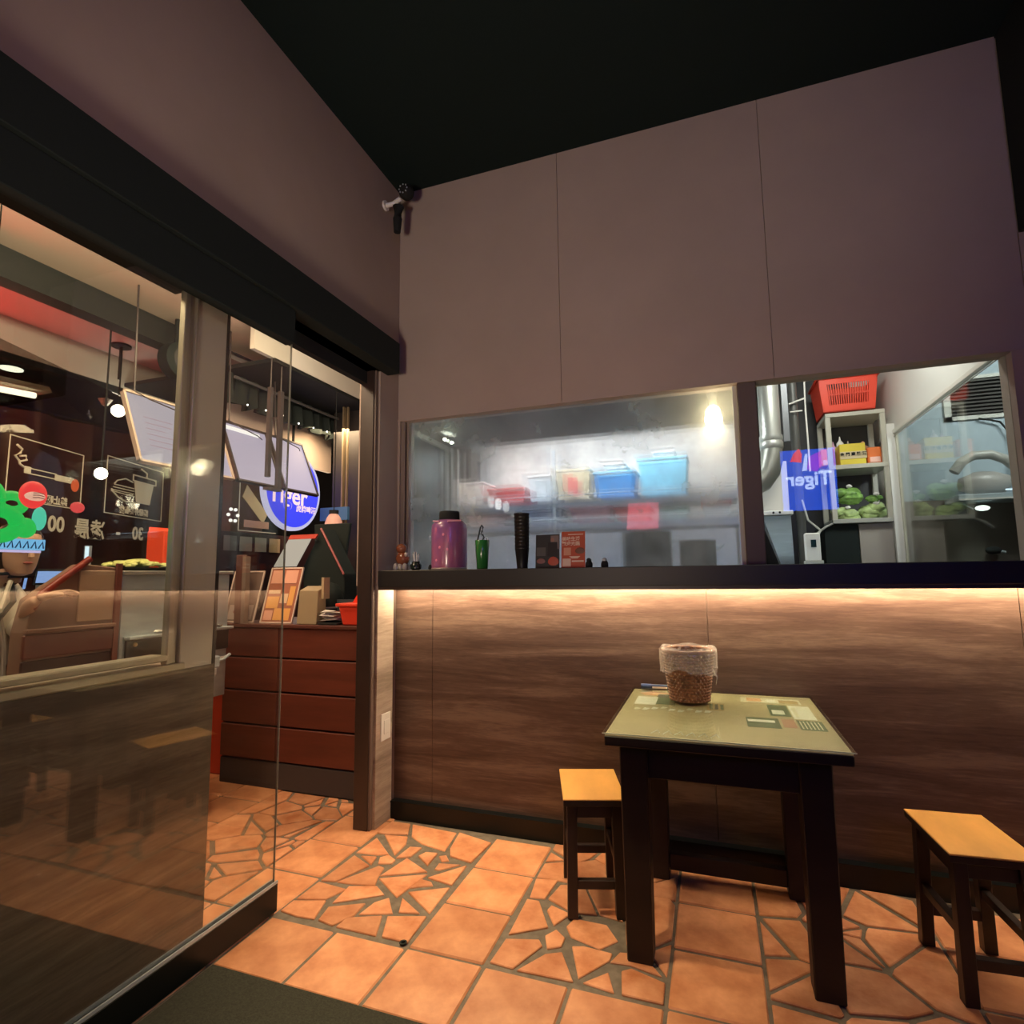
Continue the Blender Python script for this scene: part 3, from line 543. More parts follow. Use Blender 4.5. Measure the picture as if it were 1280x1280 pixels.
# small things
for (x, lab) in ((-0.585, 'small black knob-lidded salt shaker beside the orange flyer on the shelf'), (-0.505, 'small black shaker with a silver cap, rightmost thing on the shelf')):
    s_ = root('salt_shaker', lab, 'shaker', (x, 2.84, ZS), group='small shakers on the shelf')
    obj('shaker_body', MB().lathe([(0.016, 0), (0.019, 0.006), (0.018, 0.022), (0.012, 0.032)], (x, 2.84, ZS), 18), DARK, s_, smooth=True)
    obj('shaker_cap', MB().lathe([(0.012, 0.032), (0.013, 0.040), (0.006, 0.048)], (x, 2.84, ZS), 16), STEEL if x > -.55 else DARK, s_, smooth=True)
px_, py_ = -1.585, 2.85
tp = root('toothpick_pot', 'little black round pot of white-tipped picks left of the purple jar', 'pot', (px_, py_, ZS))
obj('pot_body', MB().lathe([(0.018, 0), (0.031, 0.010), (0.033, 0.028), (0.022, 0.044), (0.024, 0.050), (0.020, 0.050)], (px_, py_, ZS), 24), mat('pot_black', (0.012, 0.02, 0.015), 0.15), tp, smooth=True)
for q in range(7):
    a = q * 0.9; obj('pick', MB().tube([(px_ + .008 * math.cos(a), py_ + .008 * math.sin(a), ZS + .04), (px_ + .018 * math.cos(a), py_ + .014 * math.sin(a), ZS + .085 + .01 * (q % 3))], 0.003, 6), WHITE, tp)
hx = -1.665
hm = root('glass_ornament', 'amber brown glass rabbit-like ornament on clear glass feet at the left end of the shelf', 'ornament', (hx, 2.84, ZS))
AMB = mat('amber_glass', (0.25, 0.075, 0.03), 0.12, coat=0.6)
obj('ornament_body', MB().blob((hx, 2.84, ZS + .068), 0.042, 18, 12, (1, .8, .95)), AMB, hm, smooth=True)
obj('ornament_head', MB().blob((hx - .006, 2.835, ZS + .125), 0.032, 16, 10, (1, .9, .9)), AMB, hm, smooth=True)
obj('bow', MB().blob((hx + .035, 2.82, ZS + .09), 0.014, 10, 6), mat('bow_silver', (0.6, 0.55, 0.5), 0.2, metal=.5), hm, smooth=True)
CLR = mat('clear_glass_foot', (0.65, 0.60, 0.55), 0.1, alpha=0.6)
for dx in (-.038, -.008, .022):
    obj('glass_foot', MB().blob((hx + dx, 2.825, ZS + .021), 0.014, 10, 8, (1, 1, 1.5)), CLR, hm, smooth=True)
cr_ = root('tiny_creamer', 'tiny dark metal pot half hidden behind the purple jar', 'pot', (-1.492, 2.86, ZS))
obj('creamer_body', MB().lathe([(0.012, 0), (0.016, 0.012), (0.010, 0.030)], (-1.495, 2.86, ZS), 14), DARK, cr_, smooth=True)
obj('creamer_handle', MB().tube([(-1.482, 2.855, ZS + .012), (-1.470, 2.85, ZS + .02), (-1.484, 2.855, ZS + .028)], 0.002, 6), STEEL, cr_)

# ================================================================ KITCHEN BEHIND THE WINDOW
MULL = mat('mullion_brown', (0.12, 0.09, 0.07), 0.55)
struct('window_2', box(WX0, 0.165, 2.978, 2.984, WZ0, WZ1), FOGP)
struct('window_3', box(0.252, WX1, 2.978, 2.984, WZ0, WZ1), glass('kitchen_pane', k=0.045))
struct('trim_12', box(0.165, 0.252, 2.93, 3.03, 1.374, WZ1 - 0.006), MULL, bevel=0.004)
struct('trim_13', MB().box(WX0, WX0 + 0.028, 2.94, 3.03, 1.374, WZ1 - .006).box(WX0 + .034, WX0 + .05, 2.95, 3.02, 1.374, WZ1 - .006), mat('frame_taupe', (0.34, 0.27, 0.22), 0.35, metal=.3), bevel=0.003)
struct('trim_14', box(0.145, 0.166, 2.972, 2.99, WZ0, WZ1 - .006), mat('silicone_edge', (0.62, 0.62, 0.50), 0.4))
# shell
SOFF = mat('soffit_brown', (0.085, 0.068, 0.052), 0.7)
struct('ceiling_soffit', box(-1.9, 0.20, 3.05, 3.83, 2.295, 2.36), SOFF)
struct('wall_kitchen_header', box(-1.9, 0.20, 3.81, 3.84, 2.36, 3.1), SOFF)
struct('wall_kitchen_divider', box(0.20, 0.235, 3.05, 3.84, 2.2, 3.1), SOFF)
struct('ceiling_kitchen', box(-2.6, 3.4, 3.05, 5.3, 3.1, 3.16), WHITEP)
struct('floor_kitchen', box(-2.6, 3.4, 3.05, 5.3, 0.6, 0.64), DARK)
KW = mat('kitchen_wall', (0.70, 0.69, 0.66), 0.6)
struct('wall_kitchen_back', MB().box(-2.6, 0.42, 4.9, 4.98, 0.64, 3.1).box(1.25, 1.30, 4.665, 4.70, 0.64, 2.40), KW)
struct('wall_kitchen_dark', box(0.42, 1.155, 5.2, 5.28, 0.64, 3.1), mat('kitchen_dark_wall', (0.022, 0.022, 0.024), 0.5))
struct('wall_kitchen_white', box(1.155, 1.40, 5.2, 5.28, 0.64, 3.1), WHITEP)
struct('wall_kitchen_left', MB().box(-2.6, -2.5, 3.9, 5.0, 0.64, 3.1), KW)
# pass-through side window with a no-smoking sticker
GREY = mat('frame_grey', (0.42, 0.42, 0.38), 0.45)
struct('window_4', box(-1.815, -1.81, 3.05, 3.68, 1.38, 2.28), glass('side_pane', tint=(0.55, 0.62, 0.62), k=0.06))
struct('trim_15', MB().box(-1.835, -1.795, 3.68, 3.72, 0.64, 2.295).box(-1.86, -1.79, 3.74, 3.80, 0.64, 2.295).box(-1.79, -1.765, 3.79, 3.83, 0.64, 2.295).box(-1.83, -1.79, 3.05, 3.68, 2.262, 2.295), GREY, bevel=0.003)
struct('wall_side_room', box(-1.99, -1.95, 3.08, 3.85, 0.64, 2.6), mat('side_room_teal', (0.20, 0.27, 0.30), 0.7))
struct('wall_side_return', box(-1.99, -1.80, 3.05, 3.09, 0.64, 2.6), DARK)
ns = root('no_smoking_sticker', 'small white no-smoking sticker with a red ring on the side pane', 'sticker', (-1.805, 3.14, 1.92))
obj('sticker_paper', box(-1.807, -1.804, 3.075, 3.205, 1.87, 1.975), WHITE, ns)
obj('red_ring', MB().tube([(-1.803, 3.14 + .038 * math.cos(q * PI / 10), 1.922 + .038 * math.sin(q * PI / 10)) for q in range(20)], 0.005, 6, closed=True).tube([(-1.803, 3.113, 1.949), (-1.803, 3.167, 1.895)], 0.004, 6), mat('sticker_red', (0.7, 0.12, 0.06), 0.5), ns)
obj('cigarette_mark', box(-1.803, -1.8025, 3.115, 3.165, 1.915, 1.925), DARK, ns)
dl1 = root('recessed_downlight', 'small recessed downlight in the dark soffit behind the steamed window', 'light', (-1.62, 3.337, 2.293))
obj('light_trim', MB().lathe([(0.040, 0), (0.040, 0.004)], (-1.62, 3.337, 2.290), 24), STEEL, dl1); obj('light_disc', MB().lathe([(0.030, 0), (0.030, 0.002)], (-1.62, 3.337, 2.2875), 24), emis('downlight', (0.95, 1.0, 0.75), 3), dl1)
light('downlight_beam', 'POINT', (-1.62, 3.337, 2.24), (0.85, 1.0, 0.7), 0.5, size=0.01)
kl = root('kitchen_bulb_lamp', 'bright warm round bulb close behind the upper right corner of the steamed window', 'lamp', (0.055, 3.10, 2.29))
obj('bulb', MB().blob((0.050, 3.10, 2.185), 0.038, 18, 12), emis('bulb_warm', (1.0, 0.86, 0.50), 16), kl, smooth=True)
obj('lamp_socket', MB().lathe([(0.022, 0), (0.022, 0.05), (0.03, 0.07)], (0.050, 3.10, 2.220), 18), GREY, kl)
light('bulb_glow', 'POINT', (0.050, 3.06, 2.14), (1.0, 0.84, 0.5), 1.6, size=0.05)
light('bulb_light', 'SPOT', (0.050, 2.998, 2.15), (1.0, 0.80, 0.5), 34, (0.1, 1.75, 0.0), 0.004, spot=1.5, blend=0.8)
# kitchen fluorescent fitting
ft = root('tube_light', 'white fluorescent batten hidden above the kitchen soffit', 'light', (-0.9, 4.2, 3.1))
obj('batten', box(-1.7, -0.1, 4.12, 4.22, 3.0, 3.1), WHITEP, ft); obj('tube', MB().tube([(-1.68, 4.17, 2.98), (-0.12, 4.17, 2.98)], 0.014), emis('tube_white', (0.9, 0.95, 1.0), 8), ft)
# shelving with boxes on the back wall
RK = mat('shelf_blue_grey', (0.30, 0.36, 0.46), 0.4)
sh = root('kitchen_shelving', 'long kitchen shelving unit on the back wall behind the steamed window', 'shelving', (-0.9, 4.6, 1.4))
for z in (1.935, 1.745): obj('shelf_plate', box(-2.3, 0.235, 4.36, 4.72, z - .06, z), RK, sh)
for x in (-2.25, -1.18, 0.205): obj('shelf_post', box(x, x + .025, 4.355, 4.38, 0.64, 2.35 if x < 0 else 2.0), STEEL, sh)
obj('rail', MB().tube([(-2.3, 4.34, 1.97), (0.235, 4.34, 1.97)], 0.008).tube([(-2.3, 4.34, 1.775), (0.235, 4.34, 1.775)], 0.008), STEEL, sh)
BL = mat('blue_plastic', (0.06, 0.27, 0.62), 0.45); LB = mat('light_blue_plastic', (0.22, 0.60, 0.80), 0.45); CT = mat('cream_box', (0.66, 0.58, 0.38), 0.6); RD = mat('red_bag', (0.70, 0.12, 0.12), 0.5); GB = mat('grey_blue', (0.35, 0.42, 0.52), 0.5)
CLB = mat('clear_tub', (0.55, 0.60, 0.62), 0.35); DBX = mat('dark_pan', (0.03, 0.035, 0.03), 0.5)
def tub(name, label, cat, x0, x1, z0, z1, m, lidm=None, y0=4.40, y1=4.66, grp=None):
    r = root(name, label, cat, ((x0 + x1) / 2, (y0 + y1) / 2, z0), group=grp); t = min(0.02, (x1 - x0) * .08)
    obj('tub_body', MB().hexa([(x0 + t, y0 + t, z0), (x1 - t, y0 + t, z0), (x1 - t, y1 - t, z0), (x0 + t, y1 - t, z0), (x0, y0, z1 - .02), (x1, y0, z1 - .02), (x1, y1, z1 - .02), (x0, y1, z1 - .02)]), m, r, bevel=0.006)
    obj('tub_rim', box(x0 - .008, x1 + .008, y0 - .008, y1 + .008, z1 - .02, z1), lidm or m, r, bevel=0.005); return r
tub('food_container', 'white food container at the left end of the upper kitchen shelf', 'container', -2.10, -1.80, 1.936, 2.14, WHITE)
tub('plastic_basket', 'red plastic basket on the upper kitchen shelf, seen through steam', 'basket', -1.76, -1.43, 1.936, 2.07, RD)
tub('food_container', 'cream tub with a dark red label on the upper kitchen shelf', 'container', -1.16, -0.88, 1.936, 2.19, CT)
tub('food_container', 'plain pale tub beside the cream tub on the upper kitchen shelf', 'container', -1.40, -1.19, 1.936, 2.16, CLB, WHITE)
obj('label_patch', box(-1.06, -0.98, 4.392, 4.398, 1.97, 2.12), RD, [o for o in C.objects if o.get('label', '').startswith('cream tub')][0])
tub('storage_crate', 'large bright blue crate on the upper kitchen shelf', 'crate', -0.85, -0.52, 1.936, 2.15, BL, LB)
tub('storage_crate', 'light blue crate with a white tub on it, right on the upper kitchen shelf', 'crate', -0.50, -0.13, 1.936, 2.23, LB, LB)
tub('food_container', 'flat white tub stacked on the large bright blue crate', 'container', -0.76, -0.60, 2.151, 2.215, WHITE)
tub('food_container', 'flat white tub stacked on the light blue crate', 'container', -0.38, -0.22, 2.231, 2.28, WHITE)
tub('food_container', 'pinkish bag-like tub on the lower kitchen shelf', 'container', -1.05, -0.72, 1.746, 1.88, mat('rose_plastic', (0.62, 0.26, 0.32), 0.5))
tub('food_container', 'red rounded tub on the lower kitchen shelf', 'container', -0.69, -0.42, 1.746, 1.86, RD)
tub('food_container', 'grey-blue tub on the lower kitchen shelf', 'container', -1.45, -1.12, 1.746, 1.87, GB)
tub('food_container', 'small mint tub on the lower kitchen shelf', 'container', -0.36, -0.14, 1.746, 1.85, mat('mint', (0.45, 0.62, 0.58), 0.5))
tub('food_container', 'small red-topped tub at the right end of the lower kitchen shelf', 'container', -0.04, 0.16, 1.746, 1.87, CLB, RD)
tub('food_container', 'rose tub at the left end of the lower kitchen shelf', 'container', -1.95, -1.60, 1.746, 1.85, mat('rose_pale', (0.6, 0.45, 0.45), 0.5))
# stove with pans
sv = root('stove_counter', 'steel cooking counter behind the steamed window', 'counter', (-0.8, 4.0, 0.64)); obj('counter_body', box(-2.2, 0.18, 3.90, 4.33, 0.64, 1.36), mat('counter_blue_steel', (0.30, 0.36, 0.42), 0.45), sv)
obj('counter_splash', box(-2.2, 0.18, 4.30, 4.33, 1.36, 1.66), mat('splash_grey', (0.36, 0.40, 0.46), 0.4), sv)
for (x, lab, r_, h) in ((-0.42, 'large dark wok pot steaming behind the window', 0.17, 0.27), (-0.08, 'smaller dark pot steaming to the right of the wok pot', 0.12, 0.20)):
    p_ = root('cooking_pot', lab, 'pot', (x, 4.05, 1.361), group='steaming pots'); obj('pot_body', MB().lathe([(r_ * .85, 0), (r_, .03), (r_, h), (r_ * .96, h), (r_ * .93, .04)], (x, 4.08, 1.361), 28), DBX, p_, smooth=True)
    obj('pot_handle', MB().tube([(x + r_, 4.08, 1.361 + h * .8), (x + r_ + .05, 4.08, 1.361 + h * .85), (x + r_, 4.08, 1.361 + h * .6)], 0.007), STEEL, p_)
wc = root('wall_clip_lamp', 'small bright white lamp hanging on the shelf rail behind the steamed window', 'lamp', (-1.64, 4.3, 1.93)); obj('lamp_glass', MB().lathe([(0.018, 0), (0.026, .02), (0.026, .07), (.012, .09)], (-1.63, 4.30, 1.88), 16), emis('small_white', (1, 1, 0.95), 2), wc); obj('lamp_hook', MB().tube([(-1.63, 4.30, 1.96), (-1.63, 4.33, 1.98)], .004), STEEL, wc)

# ---------------- right bay: duct, rack, basket
du = root('extractor_duct', 'silver round extractor duct with a bent collar right of the window mullion', 'duct', (0.45, 4.35, 2.7))
obj('duct_pipe', MB().tube([(0.455, 4.4, 3.1), (0.455, 4.4, 2.30)], 0.072, 24), GALV, du, smooth=True)
obj('duct_collar', MB().lathe([(0.074, 0), (0.082, .01), (0.082, .05), (0.076, .06), (0.082, .075), (0.08, .10)], (0.455, 4.4, 2.22), 24), GALV, du, smooth=True)
obj('duct_elbow', MB().tube([(0.455, 4.4, 2.25), (0.452, 4.39, 2.15), (0.43, 4.38, 2.06), (0.38, 4.37, 1.99), (0.32, 4.36, 1.96)], 0.074, 20), mat('duct_dull', (0.28, 0.28, 0.25), 0.4, metal=.6), du, smooth=True)
hb = root('steel_hood_box', 'white tiled hood box below the extractor duct with a bright ledge', 'hood', (0.46, 4.5, 1.75))
obj('hood_panel', box(0.25, 0.56, 4.50, 4.56, 1.76, 2.15), WHITEP, hb); obj('hood_ledge', box(0.25, 0.555, 4.28, 4.56, 1.735, 1.765), mat('ledge_white', (0.8, 0.8, 0.76), 0.3), hb, bevel=.004)
obj('hood_cone', MB().hexa([(0.50, 4.42, 1.30), (0.56, 4.42, 1.30), (0.56, 4.5, 1.30), (0.50, 4.5, 1.30), (0.36, 4.3, 1.73), (0.54, 4.3, 1.73), (0.54, 4.5, 1.73), (0.36, 4.5, 1.73)]), STEEL, hb)
obj('hood_screws', MB().blob((0.43, 4.277, 1.752), .008, 6, 4).blob((0.47, 4.277, 1.752), .008, 6, 4), DARK, hb)
st_ = root('stove_pipe', 'tall grey steel strip and dark pipe beside the extractor duct', 'pipe', (0.62, 4.5, 2.4))
obj('steel_strip', box(0.545, 0.585, 4.42, 4.45, 2.28, 3.1), mat('strip_dull', (0.20, 0.21, 0.23), .4, metal=.3), st_); obj('dark_pipe', MB().tube([(0.63, 4.5, 3.1), (0.63, 4.5, 1.30)], 0.03, 16), mat('pipe_grey', (0.09, 0.09, 0.085), 0.4), st_, smooth=True)
obj('pipe_clips', MB().tube([(0.595, 4.45, 2.56), (0.70, 4.44, 2.59)], .006).tube([(0.60, 4.45, 2.50), (0.68, 4.44, 2.50)], .005), WHITE, st_)
wc2 = obj('white_cable', MB().tube([(0.665, 4.44, 3.0), (0.705, 4.44, 2.72), (0.70, 4.44, 2.5), (0.70, 4.43, 2.22), (0.70, 4.43, 2.05)], 0.006, 8), WHITE); tag(wc2, 'thin white cable running down beside the dark pipe in the kitchen', 'cable')
wc3 = obj('grey_cable', MB().tube([(0.64, 4.46, 1.85), (0.66, 4.40, 1.70), (0.72, 4.32, 1.62), (0.69, 4.24, 1.58)], 0.007, 8), GREY); tag(wc3, 'grey cable looping down above the white control box', 'cable')
RKF = mat('rack_frame_cream', (0.52, 0.50, 0.42), 0.4)
rk = root('steel_rack', 'open cream-framed steel rack holding boxes and vegetables in the kitchen', 'rack', (0.98, 4.45, 1.7))
RX0, RX1, RY0, RY1 = 0.795, 1.150, 4.30, 4.60
for x in (RX0, RX1 - .03):
    for y in (RY0, RY1): obj('rack_post', box(x, x + .032, y, y + .03, 1.66, 2.425), RKF, rk, bevel=.003)
for z in (2.425, 2.06, 1.69): obj('rack_shelf', box(RX0, RX1 + .002, RY0 - .004, RY1 + .03, z - .030, z), RKF if z > 1.7 else GREY, rk, bevel=.003)
obj('rack_back_panel', box(RX0, RX1, RY1 + .03, RY1 + .04, 1.69, 2.40), mat('rack_back_dark', (0.05, 0.048, 0.045), 0.6), rk)
obj('rack_foot_panel', box(0.955, 1.15, 4.34, 4.62, 1.30, 1.655), mat('panel_beige', (0.40, 0.36, 0.32), 0.5), rk)
dkx = root('black_cabinet', 'black cabinet under the left of the steel rack', 'cabinet', (0.86, 4.4, 0.64)); obj('cabinet_body', box(0.745, 0.95, 4.34, 4.7, 0.66, 1.655), BLACK, dkx, bevel=.004); obj('cabinet_lip', MB().tube([(0.70, 4.32, 1.60), (0.75, 4.32, 1.64), (0.80, 4.32, 1.665)], .008), GREY, dkx)
# red crate on top with slits
cb = root('red_plastic_crate', 'red slotted plastic basket on top of the steel rack', 'basket', (0.94, 4.45, 2.426))
x0, x1, y0, y1, z0, z1 = 0.76, 1.12, 4.26, 4.58, 2.427, 2.665
def wallp(ax0, ax1, yy): return None
RP = REDPL
tz = lambda z: (z - z0) / (z1 - z0)
def cpt(x, y, z): k = 0.86 + 0.14 * tz(z); cx, cy = (x0 + x1) / 2, (y0 + y1) / 2; return (cx + (x - cx) * k, cy + (y - cy) * k, z)
def slab(xa, xb, ya, yb, za, zb): return [cpt(xa, ya, za), cpt(xb, ya, za), cpt(xb, yb, za), cpt(xa, yb, za), cpt(xa, ya, zb), cpt(xb, ya, zb), cpt(xb, yb, zb), cpt(xa, yb, zb)]
body = MB()
for yy in (y0, y1 - .008):
    body.hexa(slab(x0, x1, yy, yy + .008, z0, z0 + .05)); body.hexa(slab(x0, x1, yy, yy + .008, z1 - .045, z1)); body.hexa(slab(x0, x0 + .05, yy, yy + .008, z0 + .05, z1 - .045)); body.hexa(slab(x1 - .05, x1, yy, yy + .008, z0 + .05, z1 - .045))
    body.hexa(slab(x0 + .05, x1 - .05, yy, yy + .008, z0 + .115, z0 + .125))
    for q in range(17): xx = x0 + .05 + (x1 - x0 - .1) * (q + .5) / 17; body.hexa(slab(xx - .0035, xx + .0035, yy, yy + .008, z0 + .05, z1 - .045))
for xx in (x0, x1 - .008): body.hexa(slab(xx, xx + .008, y0, y1, z0, z1))
body.hexa(slab(x0, x1, y0, y1, z0, z0 + .008)); obj('crate_body', body, RP, cb)
obj('crate_rim', MB().tube([(x0 - .006, y0 - .006, z1), (x1 + .006, y0 - .006, z1), (x1 + .006, y1 + .006, z1), (x0 - .006, y1 + .006, z1)], .011, 8, closed=True), RP, cb, smooth=True)
# contents of the shelves
YEL = mat('yellow_card', (0.78, 0.62, 0.06), 0.5); ORR = mat('orange_pack', (0.80, 0.19, 0.04), 0.5)
yb_ = root('yellow_box', 'yellow carton with a cream label band and black characters on the rack', 'box', (0.945, 4.37, 2.061))
obj('carton', box(0.870, 1.025, 4.315, 4.45, 2.061, 2.205), YEL, yb_, bevel=.003); obj('label_band', box(0.871, 1.03, 4.311, 4.315, 2.100, 2.150), mat('band_cream', (0.72, 0.60, 0.36), 0.5), yb_)
text('label_text', '金 門 高 粱 酒', 0.026, BLACK, yb_, (0.95, 4.3095, 2.130), (1, 0, 0), (0, 0, 1), bold=.0008)
for i, (x, zt, lab) in enumerate(((0.80, 2.185, 'orange packet at the far left of the middle rack shelf'), (1.08, 2.175, 'orange packet right of the yellow carton on the rack'))):
    o_ = root('orange_packet', lab, 'packet', (x, 4.38, 2.061), group='orange packets on the rack'); obj('packet_body', box(x - .042, x + .042, 4.33, 4.44, 2.061, zt), ORR, o_, bevel=.012, seg=2); obj('packet_print', box(x - .03, x + .03, 4.325, 4.33, 2.07, 2.105), mat('packet_pink%d' % i, (0.85, 0.5, 0.42), 0.5), o_)
for i, (x, h, m, lab) in enumerate(((0.868, .20, mat('bottle_pink', (0.75, 0.40, 0.55), 0.3), 'pale pink squeeze bottle behind the yellow carton'), (0.912, .235, WHITE, 'white squeeze bottle behind the yellow carton, taller than its neighbours'), (0.962, .20, mat('bottle_beige', (0.4, 0.33, 0.25), 0.4), 'beige bottle behind the middle of the yellow carton'))):
    o_ = root('squeeze_bottle', lab, 'bottle', (x, 4.49, 2.061), group='bottles behind the yellow carton'); obj('bottle_body', MB().lathe([(.021, 0), (.023, .01), (.023, h - .05), (.008, h - .03)], (x, 4.49, 2.061), 16), m, o_, smooth=True); obj('nozzle', MB().lathe([(.008, h - .03), (.003, h)], (x, 4.49, 2.061), 12), m, o_)
og = root('food_bag', 'orange and tan food bag behind the right orange packet on the rack', 'bag', (1.05, 4.50, 2.061)); obj('bag_body', MB().blob((1.055, 4.51, 2.145), .058, 14, 9, (1, .8, 1.45), .06), mat('bag_tan', (0.60, 0.30, 0.16), 0.4), og, smooth=True); obj('bag_twist', MB().blob((1.055, 4.50, 2.235), .014, 8, 5, (1, 1, 1.2), .1), MATS['bag_tan'], og)
VEG = mat('leafy_green', (0.20, 0.36, 0.08), 0.45, var=0.5, scale=22, bump=0.5, col2=(0.06, 0.14, 0.03)); VEG2 = mat('pale_green', (0.42, 0.55, 0.22), 0.45, var=0.4, scale=20, bump=0.5)
for i, (x, z, w_, h, m, lab) in enumerate(((0.885, 1.725, .085, .060, VEG2, 'bag of pale leafy greens at the bottom left of the rack'), (1.055, 1.738, .095, .070, VEG2, 'bag of pale leafy greens at the bottom right of the rack'), (0.90, 1.86, .085, .075, VEG, 'bag of dark leafy greens stacked on the left pale bag'), (1.06, 1.83, .08, .035, VEG, 'flat bag of long greens lying on the right pale bag'))):
    o_ = root('bag_of_greens', lab, 'vegetables', (x, 4.42, z - h), group='bags of greens on the rack'); bb = MB()
    for q in range(9): bb.blob((x + random.uniform(-1, 1) * w_ * .55, 4.42 + random.uniform(-.04, .04), z + random.uniform(-.4, .4) * h), h * random.uniform(.45, .62), 9, 6, (1.5, 1, .9), .18)
    obj('leaves', bb, m, o_, smooth=True); obj('bag_tie', MB().blob((x + .02, 4.37, z + h * .8), .014, 8, 5, (1.4, 1, .8), .2), WHITE, o_)
# the rack and its goods scaled about the camera to the bay's far end
for nm_, lc_ in {'steel_rack': (1.0682, 4.8505, 1.7324), 'black_cabinet': (0.9374, 4.796, 0.577), 'red_plastic_crate': (1.0246, 4.8505, 2.5237), 'yellow_box': (1.0301, 4.7633, 2.1259), 'orange_packet': (0.872, 4.7742, 2.1259), 'orange_packet.001': (1.1772, 4.7742, 2.1259), 'squeeze_bottle': (0.9461, 4.8941, 2.1259), 'squeeze_bottle.001': (0.9941, 4.8941, 2.1259), 'squeeze_bottle.002': (1.0486, 4.8941, 2.1259), 'food_bag': (1.1445, 4.905, 2.1259), 'bag_of_greens': (0.9647, 4.8178, 1.6943), 'bag_of_greens.001': (1.15, 4.8178, 1.6975), 'bag_of_greens.002': (0.981, 4.8178, 1.8251), 'bag_of_greens.003': (1.1554, 4.8178, 1.8359)}.items():
    bpy.data.objects[nm_].location = lc_; bpy.data.objects[nm_].scale = (1.09, 1.09, 1.09)
cbx = root('control_box', 'white wall control box with a small dark screen standing behind the window ledge', 'control box', (0.665, 4.2, 1.375))
obj('box_body', box(0.600, 0.690, 4.17, 4.23, 1.41, 1.595), WHITE, cbx, bevel=.006); obj('screen', box(0.632, 0.664, 4.166, 4.171, 1.50, 1.55), mat('screen_dark', (0.01, 0.03, 0.03), .2), cbx); obj('box_base', box(0.592, 0.700, 4.16, 4.24, 1.375, 1.412), GREY, cbx, bevel=.003)
lc = root('inner_ledge', 'grey steel work ledge behind the clear kitchen window', 'worktop', (0.9, 3.9, 1.34)); obj('ledge_top', box(0.24, 1.29, 3.75, 4.28, 1.335, 1.372), STEEL, lc, bevel=.004); obj('ledge_support', box(0.30, 1.25, 3.95, 4.2, 0.64, 1.335), DARK, lc)
# glazed partition on the right with the wash room behind
struct('window_5', box(1.300, 1.306, 3.06, 4.70, 0.9, 2.325), SIDEP)
struct('wall_partition_upper', box(1.30, 1.34, 3.06, 5.2, 2.345, 3.1), WHITEP)
struct('trim_16', MB().box(1.285, 1.31, 3.06, 4.70, 2.322, 2.352).box(1.288, 1.296, 3.06, 4.70, 2.300, 2.306), mat('track_white', (0.72, 0.70, 0.64), 0.35), bevel=.003)
struct('trim_17', box(1.298, 1.312, 4.64, 4.70, 0.9, 2.345), mat('jamb_ivory', (0.55, 0.52, 0.42), 0.4))
struct('wall_washroom', box(1.34, 3.2, 4.95, 5.03, 1.85, 3.1), mat('washroom_blue', (0.36, 0.44, 0.50), 0.6, var=.15, scale=2))
struct('wall_washroom_lower', box(1.34, 3.2, 4.80, 5.03, 0.64, 1.84), mat('washroom_brown', (0.16, 0.14, 0.12), 0.35))
lv = root('wall_louvre', 'rectangular grey louvred ventilation grille on the pale blue wall', 'vent', (1.92, 4.94, 2.6))
obj('louvre_frame', MB().box(1.70, 2.12, 4.93, 4.95, 2.44, 2.47).box(1.70, 2.12, 4.93, 4.95, 2.745, 2.77).box(1.70, 1.745, 4.93, 4.95, 2.44, 2.77).box(2.085, 2.12, 4.93, 4.95, 2.44, 2.77), mat('louvre_pale', (0.50, 0.50, 0.46), .5), lv)
obj('louvre_back', box(1.745, 2.085, 4.945, 4.95, 2.47, 2.745), DARK, lv)
for q in range(10): z = 2.476 + q * .0272; obj('slat', MB().hexa([(1.745, 4.915, z), (2.085, 4.915, z), (2.085, 4.92, z), (1.745, 4.92, z), (1.745, 4.935, z + .018), (2.085, 4.935, z + .018), (2.085, 4.94, z + .018), (1.745, 4.94, z + .018)]), mat('slat_grey', (0.10, 0.095, 0.09), .5) if q == 0 else MATS['slat_grey'], lv)
wt = root('washroom_worktop', 'steel bench with two bright strip reflections behind the glazed partition', 'worktop', (2.0, 4.7, 1.84)); obj('bench_top', box(1.60, 3.1, 4.55, 4.8, 1.80, 1.845), STEEL, wt, bevel=.004); obj('strip_reflection', MB().box(1.86, 3.0, 4.538, 4.548, 1.86, 1.868), emis('strip_cool', (0.6, 0.75, 1.0), 3.0), wt); obj('bench_edge', box(1.60, 3.1, 4.54, 4.55, 1.805, 1.815), WHITE, wt)  # glowing strip and white edge draw the reflections on the bench
pe = root('bent_pipe', 'grey bent pipe and bundled bag behind the glazed partition', 'pipe', (1.85, 4.75, 2.0)); obj('pipe_bend', MB().tube([(1.64, 4.7, 2.02), (1.69, 4.7, 2.09), (1.76, 4.7, 2.13), (1.86, 4.7, 2.13), (1.94, 4.7, 2.09), (2.0, 4.7, 2.02), (2.04, 4.7, 1.93)], .032, 14), mat('pipe_pale', (0.38, 0.37, 0.34), .4), pe, smooth=True); obj('bundle', MB().blob((1.82, 4.72, 1.93), .11, 14, 9, (1.5, .6, .75), .1), mat('bundle_grey', (0.36, 0.34, 0.32), .4), pe, smooth=True)
pc = obj('hanging_cable', MB().tube([(1.90, 4.92, 2.44), (2.02, 4.91, 2.40), (2.07, 4.90, 2.30), (2.06, 4.90, 2.10), (2.05, 4.90, 1.95)], .007, 8), DARK); tag(pc, 'dark cable hanging down the pale blue wall below the louvre', 'cable')
